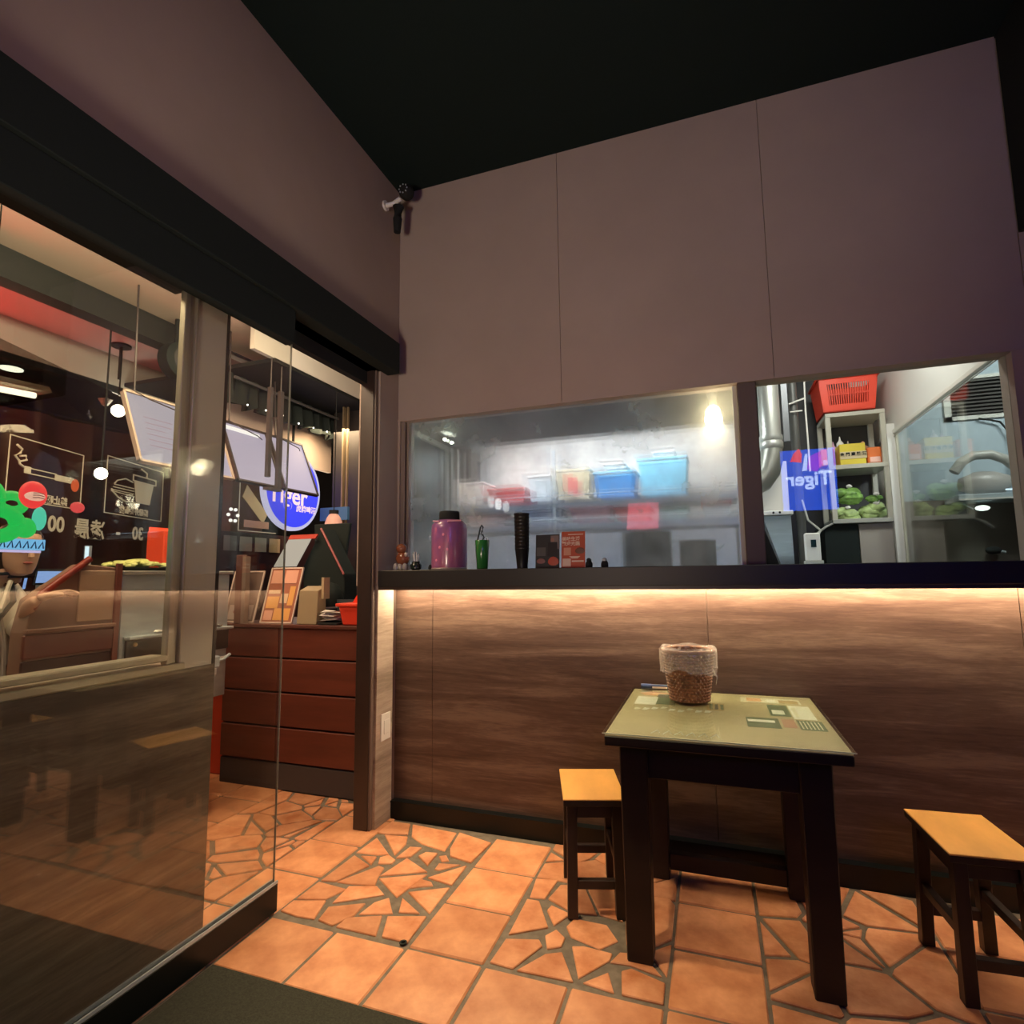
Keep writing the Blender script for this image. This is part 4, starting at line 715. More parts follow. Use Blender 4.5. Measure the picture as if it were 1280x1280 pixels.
tpn = root('wall_tap', 'dark tap knob on the brown wall behind the partition', 'tap', (1.84, 4.78, 1.47)); obj('tap_body', MB().blob((1.84, 4.75, 1.47), .035, 12, 8, (1.4, 1, .8)), DARK, tpn, smooth=True); obj('tap_spout', MB().tube([(1.84, 4.75, 1.47), (1.90, 4.73, 1.455)], .01), STEEL, tpn)
light('sink_spot', 'SPOT', (1.745, 4.55, 1.76), (0.75, 0.95, 1.0), 3.0, (1.745, 4.80, 1.3), 0.02, spot=0.8, blend=.9)
sl = root('under_bench_lamp', 'small bright lamp under the steel bench behind the partition', 'lamp', (1.745, 4.6, 1.74)); obj('lamp_head', MB().blob((1.745, 4.6, 1.752), .026, 12, 8, (1.6, 1, .7)), emis('lamp_cool', (0.85, 1, 1), 5), sl, smooth=True); obj('lamp_arm', MB().tube([(1.70, 4.62, 1.75), (1.66, 4.66, 1.79)], .005), STEEL, sl)
# blue lightbox on the rear wall, mirrored in the clear kitchen window
tb_ = root('tiger_lightbox', 'square blue illuminated sign reading Tiger on the rear wall, seen only as a reflection', 'sign', (1.12, -1.25, 2.4))
BLUE = emis('sign_blue', (0.03, 0.12, 1.0), 7.5)
obj('sign_case', box(0.82, 1.41, -1.298, -1.225, 2.03, 2.76), DARK, tb_, bevel=.01); obj('sign_face', box(0.83, 1.40, -1.225, -1.22, 2.04, 2.75), BLUE, tb_)
text('sign_text', 'Tiger', 0.22, emis('sign_white', (0.45, 0.55, 1.0), 14), tb_, (1.115, -1.215, 2.40), (-1, 0, 0), (0, 0, 1), bold=.006)
obj('sign_emblem', MB().prism([(1.06, 2.70), (1.03, 2.77), (0.97, 2.70), (0.93, 2.62), (1.05, 2.60)], -1.216, -1.212, 'y'), emis('sign_red', (1.0, 0.03, 0.12), 9), tb_); obj('sign_emblem', MB().prism([(1.25, 2.72), (1.13, 2.66), (1.10, 2.52), (1.20, 2.48), (1.26, 2.56)], -1.216, -1.212, 'y'), emis('sign_purple', (0.35, 0.06, 1.0), 9), tb_)
obj('sign_emblem', MB().prism([(1.09, 2.70), (1.12, 2.70), (1.10, 2.50), (1.05, 2.50)], -1.2155, -1.211, 'y'), MATS['sign_white'], tb_)

# ================================================================ RESTAURANT BEYOND THE GLASS
struct('ceiling_restaurant', box(-3.63, -1.90, -1.3, 6.4, 3.2, 3.26), CREAM)
struct('trim_18', box(-3.76, -3.63, -1.3, 3.25, 3.02, 3.26), mat('beam_dark', (0.02, 0.022, 0.02), .6))
struct('ceiling_recess', box(-4.62, -3.76, -1.3, 3.9, 3.2, 3.26), mat('recess_grey', (0.46, 0.40, 0.38), .8))
struct('ceiling_drop_face', box(-4.66, -4.60, 2.2, 3.75, 2.945, 3.2), mat('drop_pale', (0.55, 0.52, 0.44), .8))
struct('ceiling_dark_soffit', box(-7.6, -4.60, -1.3, 6.4, 2.90, 2.945), DARK)
struct('ceiling_front_soffit', box(-4.6, -3.02, 3.25, 6.4, 2.96, 2.99), DARK)
struct('trim_19', box(-3.06, -3.02, 3.05, 6.4, 2.985, 3.2), mat('strip_white', (0.62, 0.60, 0.52), .7))
struct('wall_restaurant_far', box(-7.7, -7.6, -1.3, 6.5, 0, 3.3), mat('far_wall_red_brown', (0.10, 0.022, 0.015), .7, var=.5, scale=1.0))
struct('wall_restaurant_end', box(-7.7, -1.9, 6.4, 6.5, 0, 3.3), DARK)
struct('wall_behind_counter', box(-3.46, -1.92, 4.55, 4.62, 0, 2.96), mat('slatted_dark', (0.022, 0.018, 0.017), .5))
struct('floor_restaurant', box(-7.7, -5.85, -1.3, 6.5, -0.06, -0.006), DARK)
for q in range(12): obj('wall_rib', box(-3.12, -2.70, 4.53, 4.55, 1.35 + q * .1, 1.40 + q * .1), POSTBROWN, bpy.data.objects['wall_behind_counter'])
struct('trim_20', MB().box(-3.25, -3.235, 4.40, 4.44, 0.0, 2.96).box(-3.215, -3.20, 4.42, 4.44, 0.0, 2.96), mat('gold_trim', (0.26, 0.20, 0.12), .4, metal=.3))
# beige board above and scalloped dark valance
struct('wall_beige_board', box(-3.76, -3.72, 3.46, 4.86, 2.43, 2.96), mat('beige_board', (0.66, 0.52, 0.42), .7))
va = root('scalloped_valance', 'dark scalloped fabric valance hanging from the soffit beyond the doorway', 'valance', (-3.35, 4.0, 2.96))
vm = MB(); Y0, Y1, nn = 3.27, 5.0, 48
vs = []
for i in range(nn + 1):
    y = Y0 + (Y1 - Y0) * i / nn; lo = 2.70 + .035 * abs(math.sin(i * PI / 6)) + random.uniform(-.008, .008); vs += [(-3.50 + .02 * math.sin(i * 1.7), y, 2.955), (-3.50 + .05 * math.sin(i * 1.7), y, lo), (-3.53 + .05 * math.sin(i * 1.7), y, lo), (-3.53 + .02 * math.sin(i * 1.7), y, 2.955)]
fs = []
for i in range(nn):
    a, b = i * 4, i * 4 + 4
    for k in range(4): fs.append((a + k, a + (k + 1) % 4, b + (k + 1) % 4, b + k))
vm.add(vs, fs + [(0, 1, 2, 3), (nn * 4 + 3, nn * 4 + 2, nn * 4 + 1, nn * 4)])
obj('fabric', vm, BLACK, va, smooth=True); obj('curtain_rail', MB().tube([(-3.42, 3.27, 2.90), (-3.42, 5.0, 2.90)], .012), mat('rail_grey', (0.14, 0.14, 0.14), .4, metal=.4), va, smooth=True)
for i in range(7):
    y = 3.45 + i * .2; o_ = root('fairy_light', 'tiny white fairy light under the scalloped valance, ' + ['leftmost', 'second', 'third', 'fourth', 'fifth', 'sixth', 'rightmost'][i] + (' from the left' if 0 < i < 6 else ''), 'light', (-3.46, y, 2.71), group='fairy lights'); obj('bead', MB().blob((-3.462, y, 2.73 + .01 * (i % 3)), .007, 8, 5), emis('bead_white', (1, .95, .85), 6) if i == 0 else MATS['bead_white'], o_)
# hanging menu boards
BFR = mat('board_frame', (0.05, 0.04, 0.04), .4); BOARD = emis('board_light', (0.60, 0.52, 0.66), 0.85); BFC = mat('board_frame_pale', (0.45, 0.36, 0.30), .4)
INK = emis('board_ink', (0.62, 0.36, 0.50), .75)
labs = ['leftmost hanging lit menu board with faint pink lines, left of the cream column', 'middle hanging lit menu board seen through the doorway', 'right hanging lit menu board in front of the round blue sign']
for i, (ya, yb, lab) in enumerate(((2.33, 3.03, labs[0]), (3.06, 3.50, labs[1]), (3.53, 3.93, labs[2]))):
    o_ = root('menu_board', lab, 'menu board', (-3.25, (ya + yb) / 2, 2.5), group='hanging menu boards')
    F = frame_pts((-3.13, ya, 2.03), (0, 1, 0), (-0.19, 0, 0.47)); L_ = yb - ya; Hh = 0.50
    obj('board_panel', plate(F, 0.012, L_ - .012, .012, Hh - .012, -.012, .0), BOARD, o_)
    fm = MB()
    for a in ((0, L_, 0, .014), (0, L_, Hh - .016, Hh), (0, .014, 0, Hh), (L_ - .014, L_, 0, Hh)): p = plate(F, *a, -.02, .010); fm.add(p.v, p.f)
    obj('board_frame', fm, BFC if i == 0 else BFR, o_)
    obj('board_stay', MB().tube([F(0.05, Hh, .02), F(0.12, Hh * .86, .06), F(0.35 * L_ + .1, Hh * .78, .07), F(L_ - .1, Hh * .80, .03)], .004, 6).tube([F(.08, Hh, 0), (-3.34, ya + .08, 3.2 if ya < 3.2 else 2.96)], .006, 6), BFR, o_)
    if i == 0:
        for q in range(6): p = plate(F, .10, .26 + random.uniform(-.04, .04), .33 - q * .04, .335 - q * .04, .0005, .001); obj('board_text_line', p, INK, o_)
    if i == 1: obj('board_lamp_bar', plate(F, .02, L_ - .1, Hh - .07, Hh - .05, .001, .02), emis('bar_light', (1, .95, .9), 1.2), o_)
hp = root('board_hanger', 'pair of dark hanging poles between the middle and right menu boards', 'hanger', (-3.3, 3.5, 2.6)); obj('pole', box(-3.06, -3.03, 3.34, 3.375, 2.00, 2.76), BFR, hp); obj('pole', box(-3.06, -3.03, 3.235, 3.265, 2.08, 2.76), BFR, hp); obj('hanger_rod', MB().tube([(-3.045, 3.357, 2.75), (-3.045, 3.357, 2.97)], .005), BFR, hp); obj('hanger_rod', MB().tube([(-3.045, 3.25, 2.75), (-3.045, 3.25, 2.99)], .005), BFR, hp); obj('hanger_foot', box(-3.07, -3.02, 3.235, 3.375, 1.985, 2.005), BFR, hp)
# round sign
rs = root('round_tiger_sign', 'round blue illuminated Tiger sign with a white rim beyond the doorway', 'sign', (-3.6, 4.17, 2.14))
obj('sign_rim', MB().lathe([(0.345, -.05), (0.372, -.04), (0.372, 0.0), (0.345, 0.004)], (-3.6, 4.17, 2.14), 56, 'x'), emis('rim_white', (0.62, 0.60, 0.85), .9), rs); obj('sign_face', MB().lathe([(0.340, 0.0), (0.340, 0.006)], (-3.6, 4.17, 2.14), 56, 'x'), emis('face_blue', (0.035, 0.055, 0.95), 1.0), rs)
PK = emis('sign_text_pink', (1.0, 0.72, 0.75), 1.1)
text('sign_text', 'Tiger', 0.235, PK, rs, (-3.592, 4.10, 2.085), (0, 1, 0), (0, 0, 1), bold=.005); text('sign_text', '虎牌啤酒', 0.068, PK, rs, (-3.592, 4.34, 1.975), (0, 1, 0), (0, 0, 1), bold=.001)
obj('sign_bracket', MB().tube([(-3.62, 4.17, 2.5), (-3.62, 4.17, 2.96)], .012), DARK, rs)
# slatted reception counter
CX0, CX1, CY = -3.155, -1.93, 3.03
rc = root('reception_counter', 'red-brown horizontal board counter with a dark plinth beyond the doorway', 'counter', (-2.55, 3.3, 0))
obj('counter_core', box(CX0 + .02, CX1, CY + .022, 3.62, 0.06, 1.005), DARKWOOD, rc)
zs = [1.012, 0.812, 0.596, 0.380, 0.160]
for a, b in zip(zs, zs[1:]):
    obj('counter_board', box(CX0, -2.70, CY, CY + .022, b + .012, a), REDW, rc, bevel=.004); obj('counter_board', box(-2.695, CX1, CY, CY + .022, b + .012, a), REDW, rc, bevel=.004)
obj('end_panel', box(CX0, CX0 + .02, CY + .022, 3.62, .06, 1.005), REDW, rc)
obj('plinth', box(CX0 + .0, CX1, CY + .006, 3.6, 0.0, 0.16), mat('plinth_grey', (0.055, 0.045, 0.042), .6), rc, bevel=.004)
obj('counter_top', box(CX0 - .01, CX1, CY - .012, 3.65, 1.012, 1.036), mat('top_redwood', (0.10, 0.035, 0.025), .3), rc, bevel=.004)
# things on the counter
def menu(x0, x1, z1, lab, m, y=3.12):
    r = root('menu_stand', lab, 'menu stand', ((x0 + x1) / 2, y, 1.036), group='clear menu stands on the counter'); F = frame_pts((x0, y - .02, 1.037), (1, 0, 0), (0.10, 0.16, 1))
    W, Hh = x1 - x0, z1 - 1.04
    obj('print', plate(F, .008, W - .008, .008, Hh - .008, -.004, .0), m, r); fm = MB()
    for a in ((0, W, 0, .009), (0, W, Hh - .009, Hh), (0, .009, 0, Hh), (W - .009, W, 0, Hh)): p = plate(F, *a, -.006, .004); fm.add(p.v, p.f)
    obj('frame', fm, mat('frame_pink', (0.72, 0.60, 0.52), .3) if 'frame_pink' not in MATS else MATS['frame_pink'], r)
    return r, F, W, Hh
m1, F, W, Hh = menu(-3.25, -2.98, 1.40, 'left menu stand with a grey translucent print on the reception counter', mat('menu_grey', (0.17, 0.12, 0.10), .4))
obj('print_plate', plate(F, .03, W - .03, .02, .12, .0005, .0015), mat('print_greige', (0.42, 0.36, 0.32), .5), m1); obj('print_dish', MB().blob(F(.12, .07, .001), .05, 12, 6, (1, .08, .5)), mat('print_wine', (0.26, 0.06, 0.05), .5), m1)
m2, F, W, Hh = menu(-2.925, -2.655, 1.42, 'right menu stand with orange food pictures on the reception counter', mat('menu_brown', (0.40, 0.16, 0.10), .4))
fo1, fo2, fo3 = mat('food_pink', (0.78, 0.42, 0.30), .5), mat('food_orange', (0.80, 0.42, 0.13), .5), mat('food_cream', (0.75, 0.55, 0.36), .5)
for (a, b, c, d, mm) in ((.02, .115, .27, .36, fo1), (.13, .235, .27, .36, fo1), (.02, .12, .20, .225, fo3), (.13, .19, .135, .20, fo3), (.195, .24, .12, .25, fo2), (.02, .12, .10, .18, fo2), (.02, .09, .02, .085, fo1), (.10, .235, .02, .10, fo2)): obj('food_picture', plate(F, a, b, c, d, .0005, .002), mm, m2)
tw = root('dark_bottle_box', 'tall dark brown upright box standing before the left menu stand', 'box', (-3.05, 3.07, 1.036)); obj('box_body', box(-3.075, -3.015, 3.10 - .08, 3.06, 1.037, 1.50), mat('brown_box', (0.10, 0.045, 0.035), .4), tw, bevel=.004); obj('box_side_print', box(-3.015, -2.985, 3.02, 3.06, 1.037, 1.49), mat('box_print', (0.20, 0.15, 0.12), .4), tw)
pos = root('cash_terminal', 'tilted cash terminal with a pale lit screen and a red edge behind the menu stands', 'terminal', (-2.70, 3.35, 1.036)); F = frame_pts((-3.02, 3.30, 1.42), (1, 0, 0), (0.42, 0.25, 1))
obj('screen', plate(F, .02, .22, 0, .22, 0, .006), emis('terminal_screen', (0.75, 0.68, 0.55), .55), pos); obj('screen_top', plate(F, .02, .26, .22, .255, -.004, .01), mat('terminal_red', (0.45, 0.06, 0.04), .4), pos); obj('terminal_body', MB().prism([(-2.80, 1.04), (-2.45, 1.04), (-2.46, 1.36), (-2.66, 1.70), (-2.82, 1.42)], 3.39, 3.54, 'y'), BLACK, pos, bevel=.006)
obj('terminal_edge', MB().tube([(-2.665, 3.385, 1.695), (-2.46, 3.385, 1.36)], .008, 6), mat('edge_red', (0.30, 0.05, 0.05), .4), pos)
mo = root('black_monitor', 'black monitor back between the cash terminal and the doorway post', 'monitor', (-2.5, 3.5, 1.036)); obj('monitor_panel', MB().hexa([(-2.88, 3.60, 1.40), (-2.62, 3.60, 1.40), (-2.62, 3.63, 1.40), (-2.88, 3.63, 1.40), (-2.90, 3.60, 1.75), (-2.57, 3.60, 1.75), (-2.57, 3.63, 1.75), (-2.90, 3.63, 1.75)]), BLACK, mo, bevel=.005); obj('monitor_foot', box(-2.80, -2.66, 3.58, 3.64, 1.036, 1.42), BLACK, mo)
hc = root('black_helmet_case', 'rounded black case on the reception counter behind the tan box', 'case', (-2.5, 3.3, 1.036)); obj('case_shell', MB().lathe([(0.10, 0), (0.105, .10), (0.098, .18), (0.065, .25), (.01, .27)], (-2.50, 3.275, 1.037), 28), BLACK, hc, smooth=True); obj('case_seam', MB().lathe([(0.106, .095), (0.108, .10), (0.106, .105)], (-2.50, 3.275, 1.037), 28), GREY, hc)
tx = root('tan_box', 'plain tan cardboard box on the reception counter', 'box', (-2.5, 3.11, 1.036)); obj('carton', MB().hexa([(-2.585, 3.06, 1.037), (-2.43, 3.06, 1.037), (-2.43, 3.16, 1.037), (-2.585, 3.16, 1.037), (-2.575, 3.07, 1.255), (-2.425, 3.07, 1.255), (-2.425, 3.15, 1.285), (-2.575, 3.15, 1.285)]), mat('kraft', (0.34, 0.27, 0.16), .6), tx, bevel=.003); obj('carton_flap', box(-2.425, -2.405, 3.10, 3.16, 1.20, 1.34), mat('kraft_light', (0.45, 0.36, 0.22), .6), tx)
tr = root('paper_tray', 'dark tray of crumpled white receipts beside the tan box', 'tray', (-2.33, 3.12, 1.036)); obj('tray', box(-2.41, -2.262, 3.05, 3.25, 1.037, 1.05), DARK, tr, bevel=.003); obj('tray_back', box(-2.41, -2.262, 3.24, 3.25, 1.05, 1.19), mat('tray_smoke', (0.06, 0.07, 0.08), .3), tr)
pm = MB()
for q in range(9):
    x, y, z = -2.345 + random.uniform(-.01, .02), 3.12 + random.uniform(-.05, .05), 1.06 + q * .007; a = random.uniform(-.5, .5); pm.hexa([(x - .06, y - .03, z), (x + .06, y - .03, z + a * .03), (x + .06, y + .03, z), (x - .06, y + .03, z + .01), (x - .05, y - .03, z + .003), (x + .06, y - .03, z + .004 + a * .03), (x + .06, y + .03, z + .004), (x - .06, y + .03, z + .014)])
obj('receipts', pm, WHITE, tr)
rb = root('red_basin', 'small red plastic basin at the right end of the reception counter', 'basin', (-2.14, 3.12, 1.036)); obj('basin_body', MB().hexa([(-2.22, 3.05, 1.037), (-2.02, 3.05, 1.037), (-2.02, 3.22, 1.037), (-2.22, 3.22, 1.037), (-2.24, 3.03, 1.16), (-2.0, 3.03, 1.16), (-2.0, 3.24, 1.16), (-2.24, 3.24, 1.16)]), REDPL, rb, bevel=.008); obj('basin_rim', box(-2.255, -1.99, 3.02, 3.25, 1.155, 1.175), REDPL, rb, bevel=.004); obj('basin_scoop', MB().prism([(-2.20, 1.17), (-2.08, 1.17), (-2.06, 1.30), (-2.13, 1.27)], 3.12, 3.14, 'y'), REDPL, rb)
# pink lantern and blue panel behind
pl = root('pink_lantern', 'pale pink paper lantern hanging near the gold trim', 'lantern', (-3.0, 4.1, 1.9)); obj('paper_shade', MB().blob((-3.02, 4.0, 1.735), .105, 18, 12, (.75, .75, 1.5)), mat('lantern_pink', (0.72, 0.42, 0.34), .6, emit=(.9, .5, .4), es=.15), pl, smooth=True); obj('lantern_cap', MB().lathe([(.04, 0), (.04, .03)], (-3.02, 4.0, 1.88), 16), DARK, pl); obj('lantern_cord', MB().tube([(-3.02, 4.0, 1.9), (-3.02, 4.0, 2.96)], .004), DARK, pl)
bp_ = root('blue_info_panel', 'small blue panel beside the round sign', 'panel', (-3.2, 4.3, 1.9)); obj('panel', box(-3.40, -3.10, 4.30, 4.33, 1.86, 1.98), mat('panel_blue', (0.06, 0.20, 0.42), .4), bp_); obj('panel_stand', box(-3.26, -3.23, 4.33, 4.36, 0.0, 1.98), DARK, bp_)
# red bin by the counter
bn = root('red_bin', 'tall red plastic bin standing left of the reception counter', 'bin', (-3.32, 3.30, 0)); obj('bin_body', MB().hexa([(-3.50, 3.13, 0), (-3.19, 3.13, 0), (-3.22, 3.42, 0), (-3.50, 3.42, 0), (-3.54, 3.10, .56), (-3.17, 3.10, .56), (-3.17, 3.45, .56), (-3.54, 3.45, .56)]), mat('bin_red', (0.62, 0.06, 0.02), .4), bn, bevel=.01); obj('bin_rim', box(-3.55, -3.18, 3.09, 3.46, .55, .585), DARK, bn, bevel=.004)
# steel counter with plate and red carton
sc1 = root('steel_counter', 'brushed steel serving counter between the wooden cabinet and the doorway', 'counter', (-3.0, 2.35, 0)); SX = -2.75
obj('counter_body', box(-3.4, SX, 2.0, 2.66, 0.66, 1.365), STEEL, sc1, bevel=.004)
for x in (-3.39, SX - .045):
    for y in (2.01, 2.40): obj('leg', box(x, x + .035, y, y + .035, 0.0, 0.66), STEEL, sc1, bevel=.003)
obj('lower_cross_bar', box(-3.39, SX - .01, 2.02, 2.04, 0.12, 0.15), STEEL, sc1); obj('counter_lid', box(-3.42, SX + .012, 1.995, 2.68, 1.365, 1.385), mat('lid_steel', (0.55, 0.55, 0.53), .3, metal=.7), sc1, bevel=.004)
obj('lower_shelf_lip', box(SX, SX + .05, 2.02, 2.66, 1.045, 1.060), STEEL, sc1, bevel=.003); obj('drawer_front', box(SX, SX + .012, 2.03, 2.66, 0.93, 1.04), mat('drawer_dark', (0.10, 0.10, 0.10), .3, metal=.6), sc1, bevel=.003); obj('drawer_knob', MB().blob((SX + .022, 2.07, 1.018), .011, 10, 6), mat('knob_gold', (0.8, 0.62, 0.35), .3, metal=.8), sc1, smooth=True); obj('lower_rail', box(SX, SX + .02, 2.03, 2.66, 0.875, 0.885), WHITE, sc1)
fb = root('foil_wrapped_bundle', 'crumpled foil lying on the steel counter ledge', 'foil', (SX + .03, 2.4, 1.06)); fm = MB()
for q in range(7): fm.blob((SX + .03, 2.20 + q * .06, 1.070 + .006 * (q % 2)), .020, 8, 5, (1, 1.8, .5), .3)
obj('foil', fm, mat('foil', (0.7, 0.7, 0.68), .18, metal=.9), fb); obj('foil_fold', MB().blob((SX + .035, 2.42, 1.085), .03, 8, 5, (1, 2, .3), .3), MATS['foil'], fb)
fp = root('food_tray', 'black tray of pale green sliced vegetables on the steel counter', 'tray', (-3.0, 2.2, 1.386)); obj('tray', MB().lathe([(0.14, 0.002), (0.17, .014), (0.175, .018), (.16, .018)], (-2.96, 2.23, 1.386), 32), BLACK, fp, smooth=True); vg = MB()
for q in range(46):
    a, rr = random.uniform(0, 6.28), random.uniform(0, .15); vg.blob((-2.96 + rr * math.cos(a), 2.23 + rr * math.sin(a), 1.412 + .022 * (1 - rr / .15) + random.uniform(0, .01)), .026, 8, 5, (1.3, 1, .5), .2)
vo = obj('sliced_vegetables', vg, mat('lime_veg', (0.62, 0.66, 0.24), .5, var=.3, scale=20), fp); vo['kind'] = 'stuff'
rx = root('red_carton', 'bright red-orange carton with folded flaps on the steel counter', 'box', (-3.1, 2.6, 1.386)); obj('carton', box(-3.20, -3.06, 2.46, 2.67, 1.386, 1.63), mat('carton_red', (0.85, 0.075, 0.02), .5, emit=(1, .1, .03), es=0.0), rx, bevel=.004); obj('carton_flap', MB().hexa([(-3.20, 2.47, 1.63), (-3.19, 2.47, 1.63), (-3.19, 2.66, 1.63), (-3.20, 2.66, 1.63), (-3.24, 2.50, 1.66), (-3.23, 2.50, 1.66), (-3.23, 2.63, 1.66), (-3.24, 2.63, 1.66)]), MATS['carton_red'], rx); obj('carton_paper', box(-3.14, -3.10, 2.55, 2.62, 1.63, 1.65), WHITE, rx)
# wooden cabinet with slanted top
wc_ = root('wooden_host_cabinet', 'reddish wooden cabinet with a slanted dark red top rail beside the person', 'cabinet', (-2.9, 1.8, 0)); CP = mat('cabinet_pink_brown', (0.27, 0.155, 0.115), .3, coat=.3)
obj('cabinet_side', MB().prism([(1.595, .02), (1.97, .02), (1.97, 1.40), (1.83, 1.415), (1.625, 1.26), (1.60, 1.12)], -2.86, -2.76, 'x'), CP, wc_, bevel=.004)
obj('top_rail', MB().tube([(-2.745, 1.61, 1.22), (-2.745, 1.645, 1.285), (-2.745, 1.835, 1.44)], .016, 8), mat('rail_wine', (0.26, 0.03, 0.02), .3), wc_, smooth=True)
obj('shelf_lip', box(-2.76, -2.73, 1.59, 1.97, 1.115, 1.135), mat('lip_brown', (0.24, 0.12, 0.085), .35), wc_, bevel=.004); obj('drawer_front', box(-2.765, -2.745, 1.59, 1.97, 1.01, 1.11), mat('front_redwood', (0.17, 0.045, 0.03), .35), wc_, bevel=.004); obj('lower_door', box(-2.765, -2.75, 1.59, 1.97, .1, 1.0), mat('door_plum', (0.055, 0.022, 0.02), .35), wc_, bevel=.004)
obj('cream_panel', box(-2.76, -2.752, 1.80, 1.965, 1.15, 1.385), mat('panel_peach', (0.50, 0.34, 0.24), .35), wc_, bevel=.003); obj('corner_post', box(-2.755, -2.74, 1.965, 1.99, .1, 1.42), mat('post_red', (0.20, 0.06, 0.045), .4), wc_)
cl = root('slim_light_stick', 'thin upright cool white light stick at the corner of the wooden cabinet', 'lamp', (-2.8, 1.85, 1.4)); obj('stick', box(-2.80, -2.79, 1.845, 1.857, 1.385, 1.50), emis('stick_cool', (0.7, 0.85, 1.0), 1.6), cl); obj('stick_back', box(-2.82, -2.805, 1.855, 1.88, 1.36, 1.505), mat('stick_steel', (.4, .45, .5), .3), cl)
cs = root('tablet_screen', 'small blue lit tablet screen leaning behind the slanted cabinet rail', 'tablet', (-3.3, 2.0, 1.4)); F = frame_pts((-3.06, 1.80, 1.33), (0, 1, 0), (-.3, .3, 1)); obj('screen', plate(F, 0, .17, 0, .06, 0, .004), emis('screen_blue', (0.30, 0.48, 1.0), 1.0), cs); obj('screen_case', plate(F, -.008, .178, -.008, .075, -.012, -.001), DARK, cs); obj('screen_post', plate(F, -.05, -.04, -.03, .09, 0, .006), MATS['screen_blue'], cs)

# ---------------- leaded sticker glass: angled inner glass door with white transfers (read from outside)
ang = math.radians(21.1); DX, DY = -math.sin(ang), math.cos(ang)
gd = root('sticker_glass_door', 'dark glass door with white no-smoking and no-food transfers seen from behind', 'glass door', (-4.0, 2.1, 0))
def FP(px_y, z, c=0.0): return (-4.0 + DX * px_y + c * math.cos(ang), 2.1 + DY * px_y + c * math.sin(ang), z)
def fq(a0, a1, z0, z1, c0=0.0, c1=.004): return MB().hexa([FP(a0, z0, c0), FP(a1, z0, c0), FP(a1, z0, c1), FP(a0, z0, c1), FP(a0, z1, c0), FP(a1, z1, c0), FP(a1, z1, c1), FP(a0, z1, c1)])
obj('door_pane', fq(-.25, 2.2, 0.05, 2.80, -.012, -.004), glass('dark_pane', tint=(0.62, 0.58, 0.56), k=.03), gd)
obj('door_stile', fq(2.2, 2.27, 0.0, 2.85, -.03, .01), DARK, gd); obj('door_stile', fq(-.35, -.25, 0.0, 2.85, -.03, .01), DARK, gd)
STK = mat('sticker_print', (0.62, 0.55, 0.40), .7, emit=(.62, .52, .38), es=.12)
def merge(*ms):
    r = MB()
    for q in ms: r.add(q.v, q.f)
    return r
def sticker(a0, a1, z0, z1, t=.006): return merge(fq(a0, a1, z1 - t, z1), fq(a0, a1, z0, z0 + t), fq(a0, a0 + t, z0, z1), fq(a1 - t, a1, z0, z1))
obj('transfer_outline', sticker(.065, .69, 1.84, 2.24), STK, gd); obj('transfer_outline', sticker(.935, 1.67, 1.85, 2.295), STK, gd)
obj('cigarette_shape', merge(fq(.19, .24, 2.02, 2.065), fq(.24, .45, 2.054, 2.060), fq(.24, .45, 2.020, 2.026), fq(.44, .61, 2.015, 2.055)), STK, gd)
def path(pts, r): return MB().tube([FP(a, z, .004) for a, z in pts], r, 6)
obj('smoke_shape', path([(.12, 2.185), (.16, 2.165), (.15, 2.14), (.11, 2.115), (.15, 2.085), (.20, 2.105), (.19, 2.13), (.15, 2.12)], .007), STK, gd)
obj('smoke_shape', path([(.145, 2.09), (.15, 2.07), (.185, 2.055)], .007), STK, gd)
def TT(name, s, size, a, z, bold=.002): return text(name, s, size, STK, gd, FP(a, z, .004), (-DX, -DY, 0), (0, 0, 1), bold=bold)
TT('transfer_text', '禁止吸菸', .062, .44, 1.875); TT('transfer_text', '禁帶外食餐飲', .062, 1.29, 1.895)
obj('cup_shape', MB().hexa([FP(1.31, 1.975, 0), FP(1.49, 1.975, 0), FP(1.49, 1.975, .004), FP(1.31, 1.975, .004), FP(1.27, 2.15, 0), FP(1.53, 2.15, 0), FP(1.53, 2.15, .004), FP(1.27, 2.15, .004)]), STK, gd)
obj('cup_lid_outline', merge(fq(1.25, 1.57, 2.195, 2.205), fq(1.25, 1.262, 2.155, 2.205), fq(1.558, 1.57, 2.155, 2.205), fq(1.25, 1.57, 2.150, 2.158)), STK, gd)
obj('straw_shape', path([(1.35, 2.265), (1.43, 2.24), (1.43, 2.205)], .006), STK, gd)
obj('burger_outline', path([(1.25, 2.135), (1.16, 2.15), (1.06, 2.12), (1.03, 2.09)], .005), STK, gd)
for k in range(3): obj('burger_layer', path([(1.03 - .012 * k, 2.085 - .022 * k), (1.27, 2.085 - .022 * k)], .004), STK, gd)
obj('burger_outline', path([(1.0, 2.045), (1.02, 2.025), (1.09, 1.985), (1.18, 1.965), (1.29, 1.97)], .006), STK, gd)
obj('burger_outline', path([(1.0, 2.045), (1.0, 2.03), (1.28, 2.02)], .004), STK, gd)
TT('opening_hours_text', '30', .145, 1.355, 1.715, .004); TT('opening_hours_text', '-', .15, 1.11, 1.715, .004); TT('opening_hours_text', '凌晨', .155, .80, 1.70, .003); TT('opening_hours_text', '00', .145, .48, 1.715, .004)

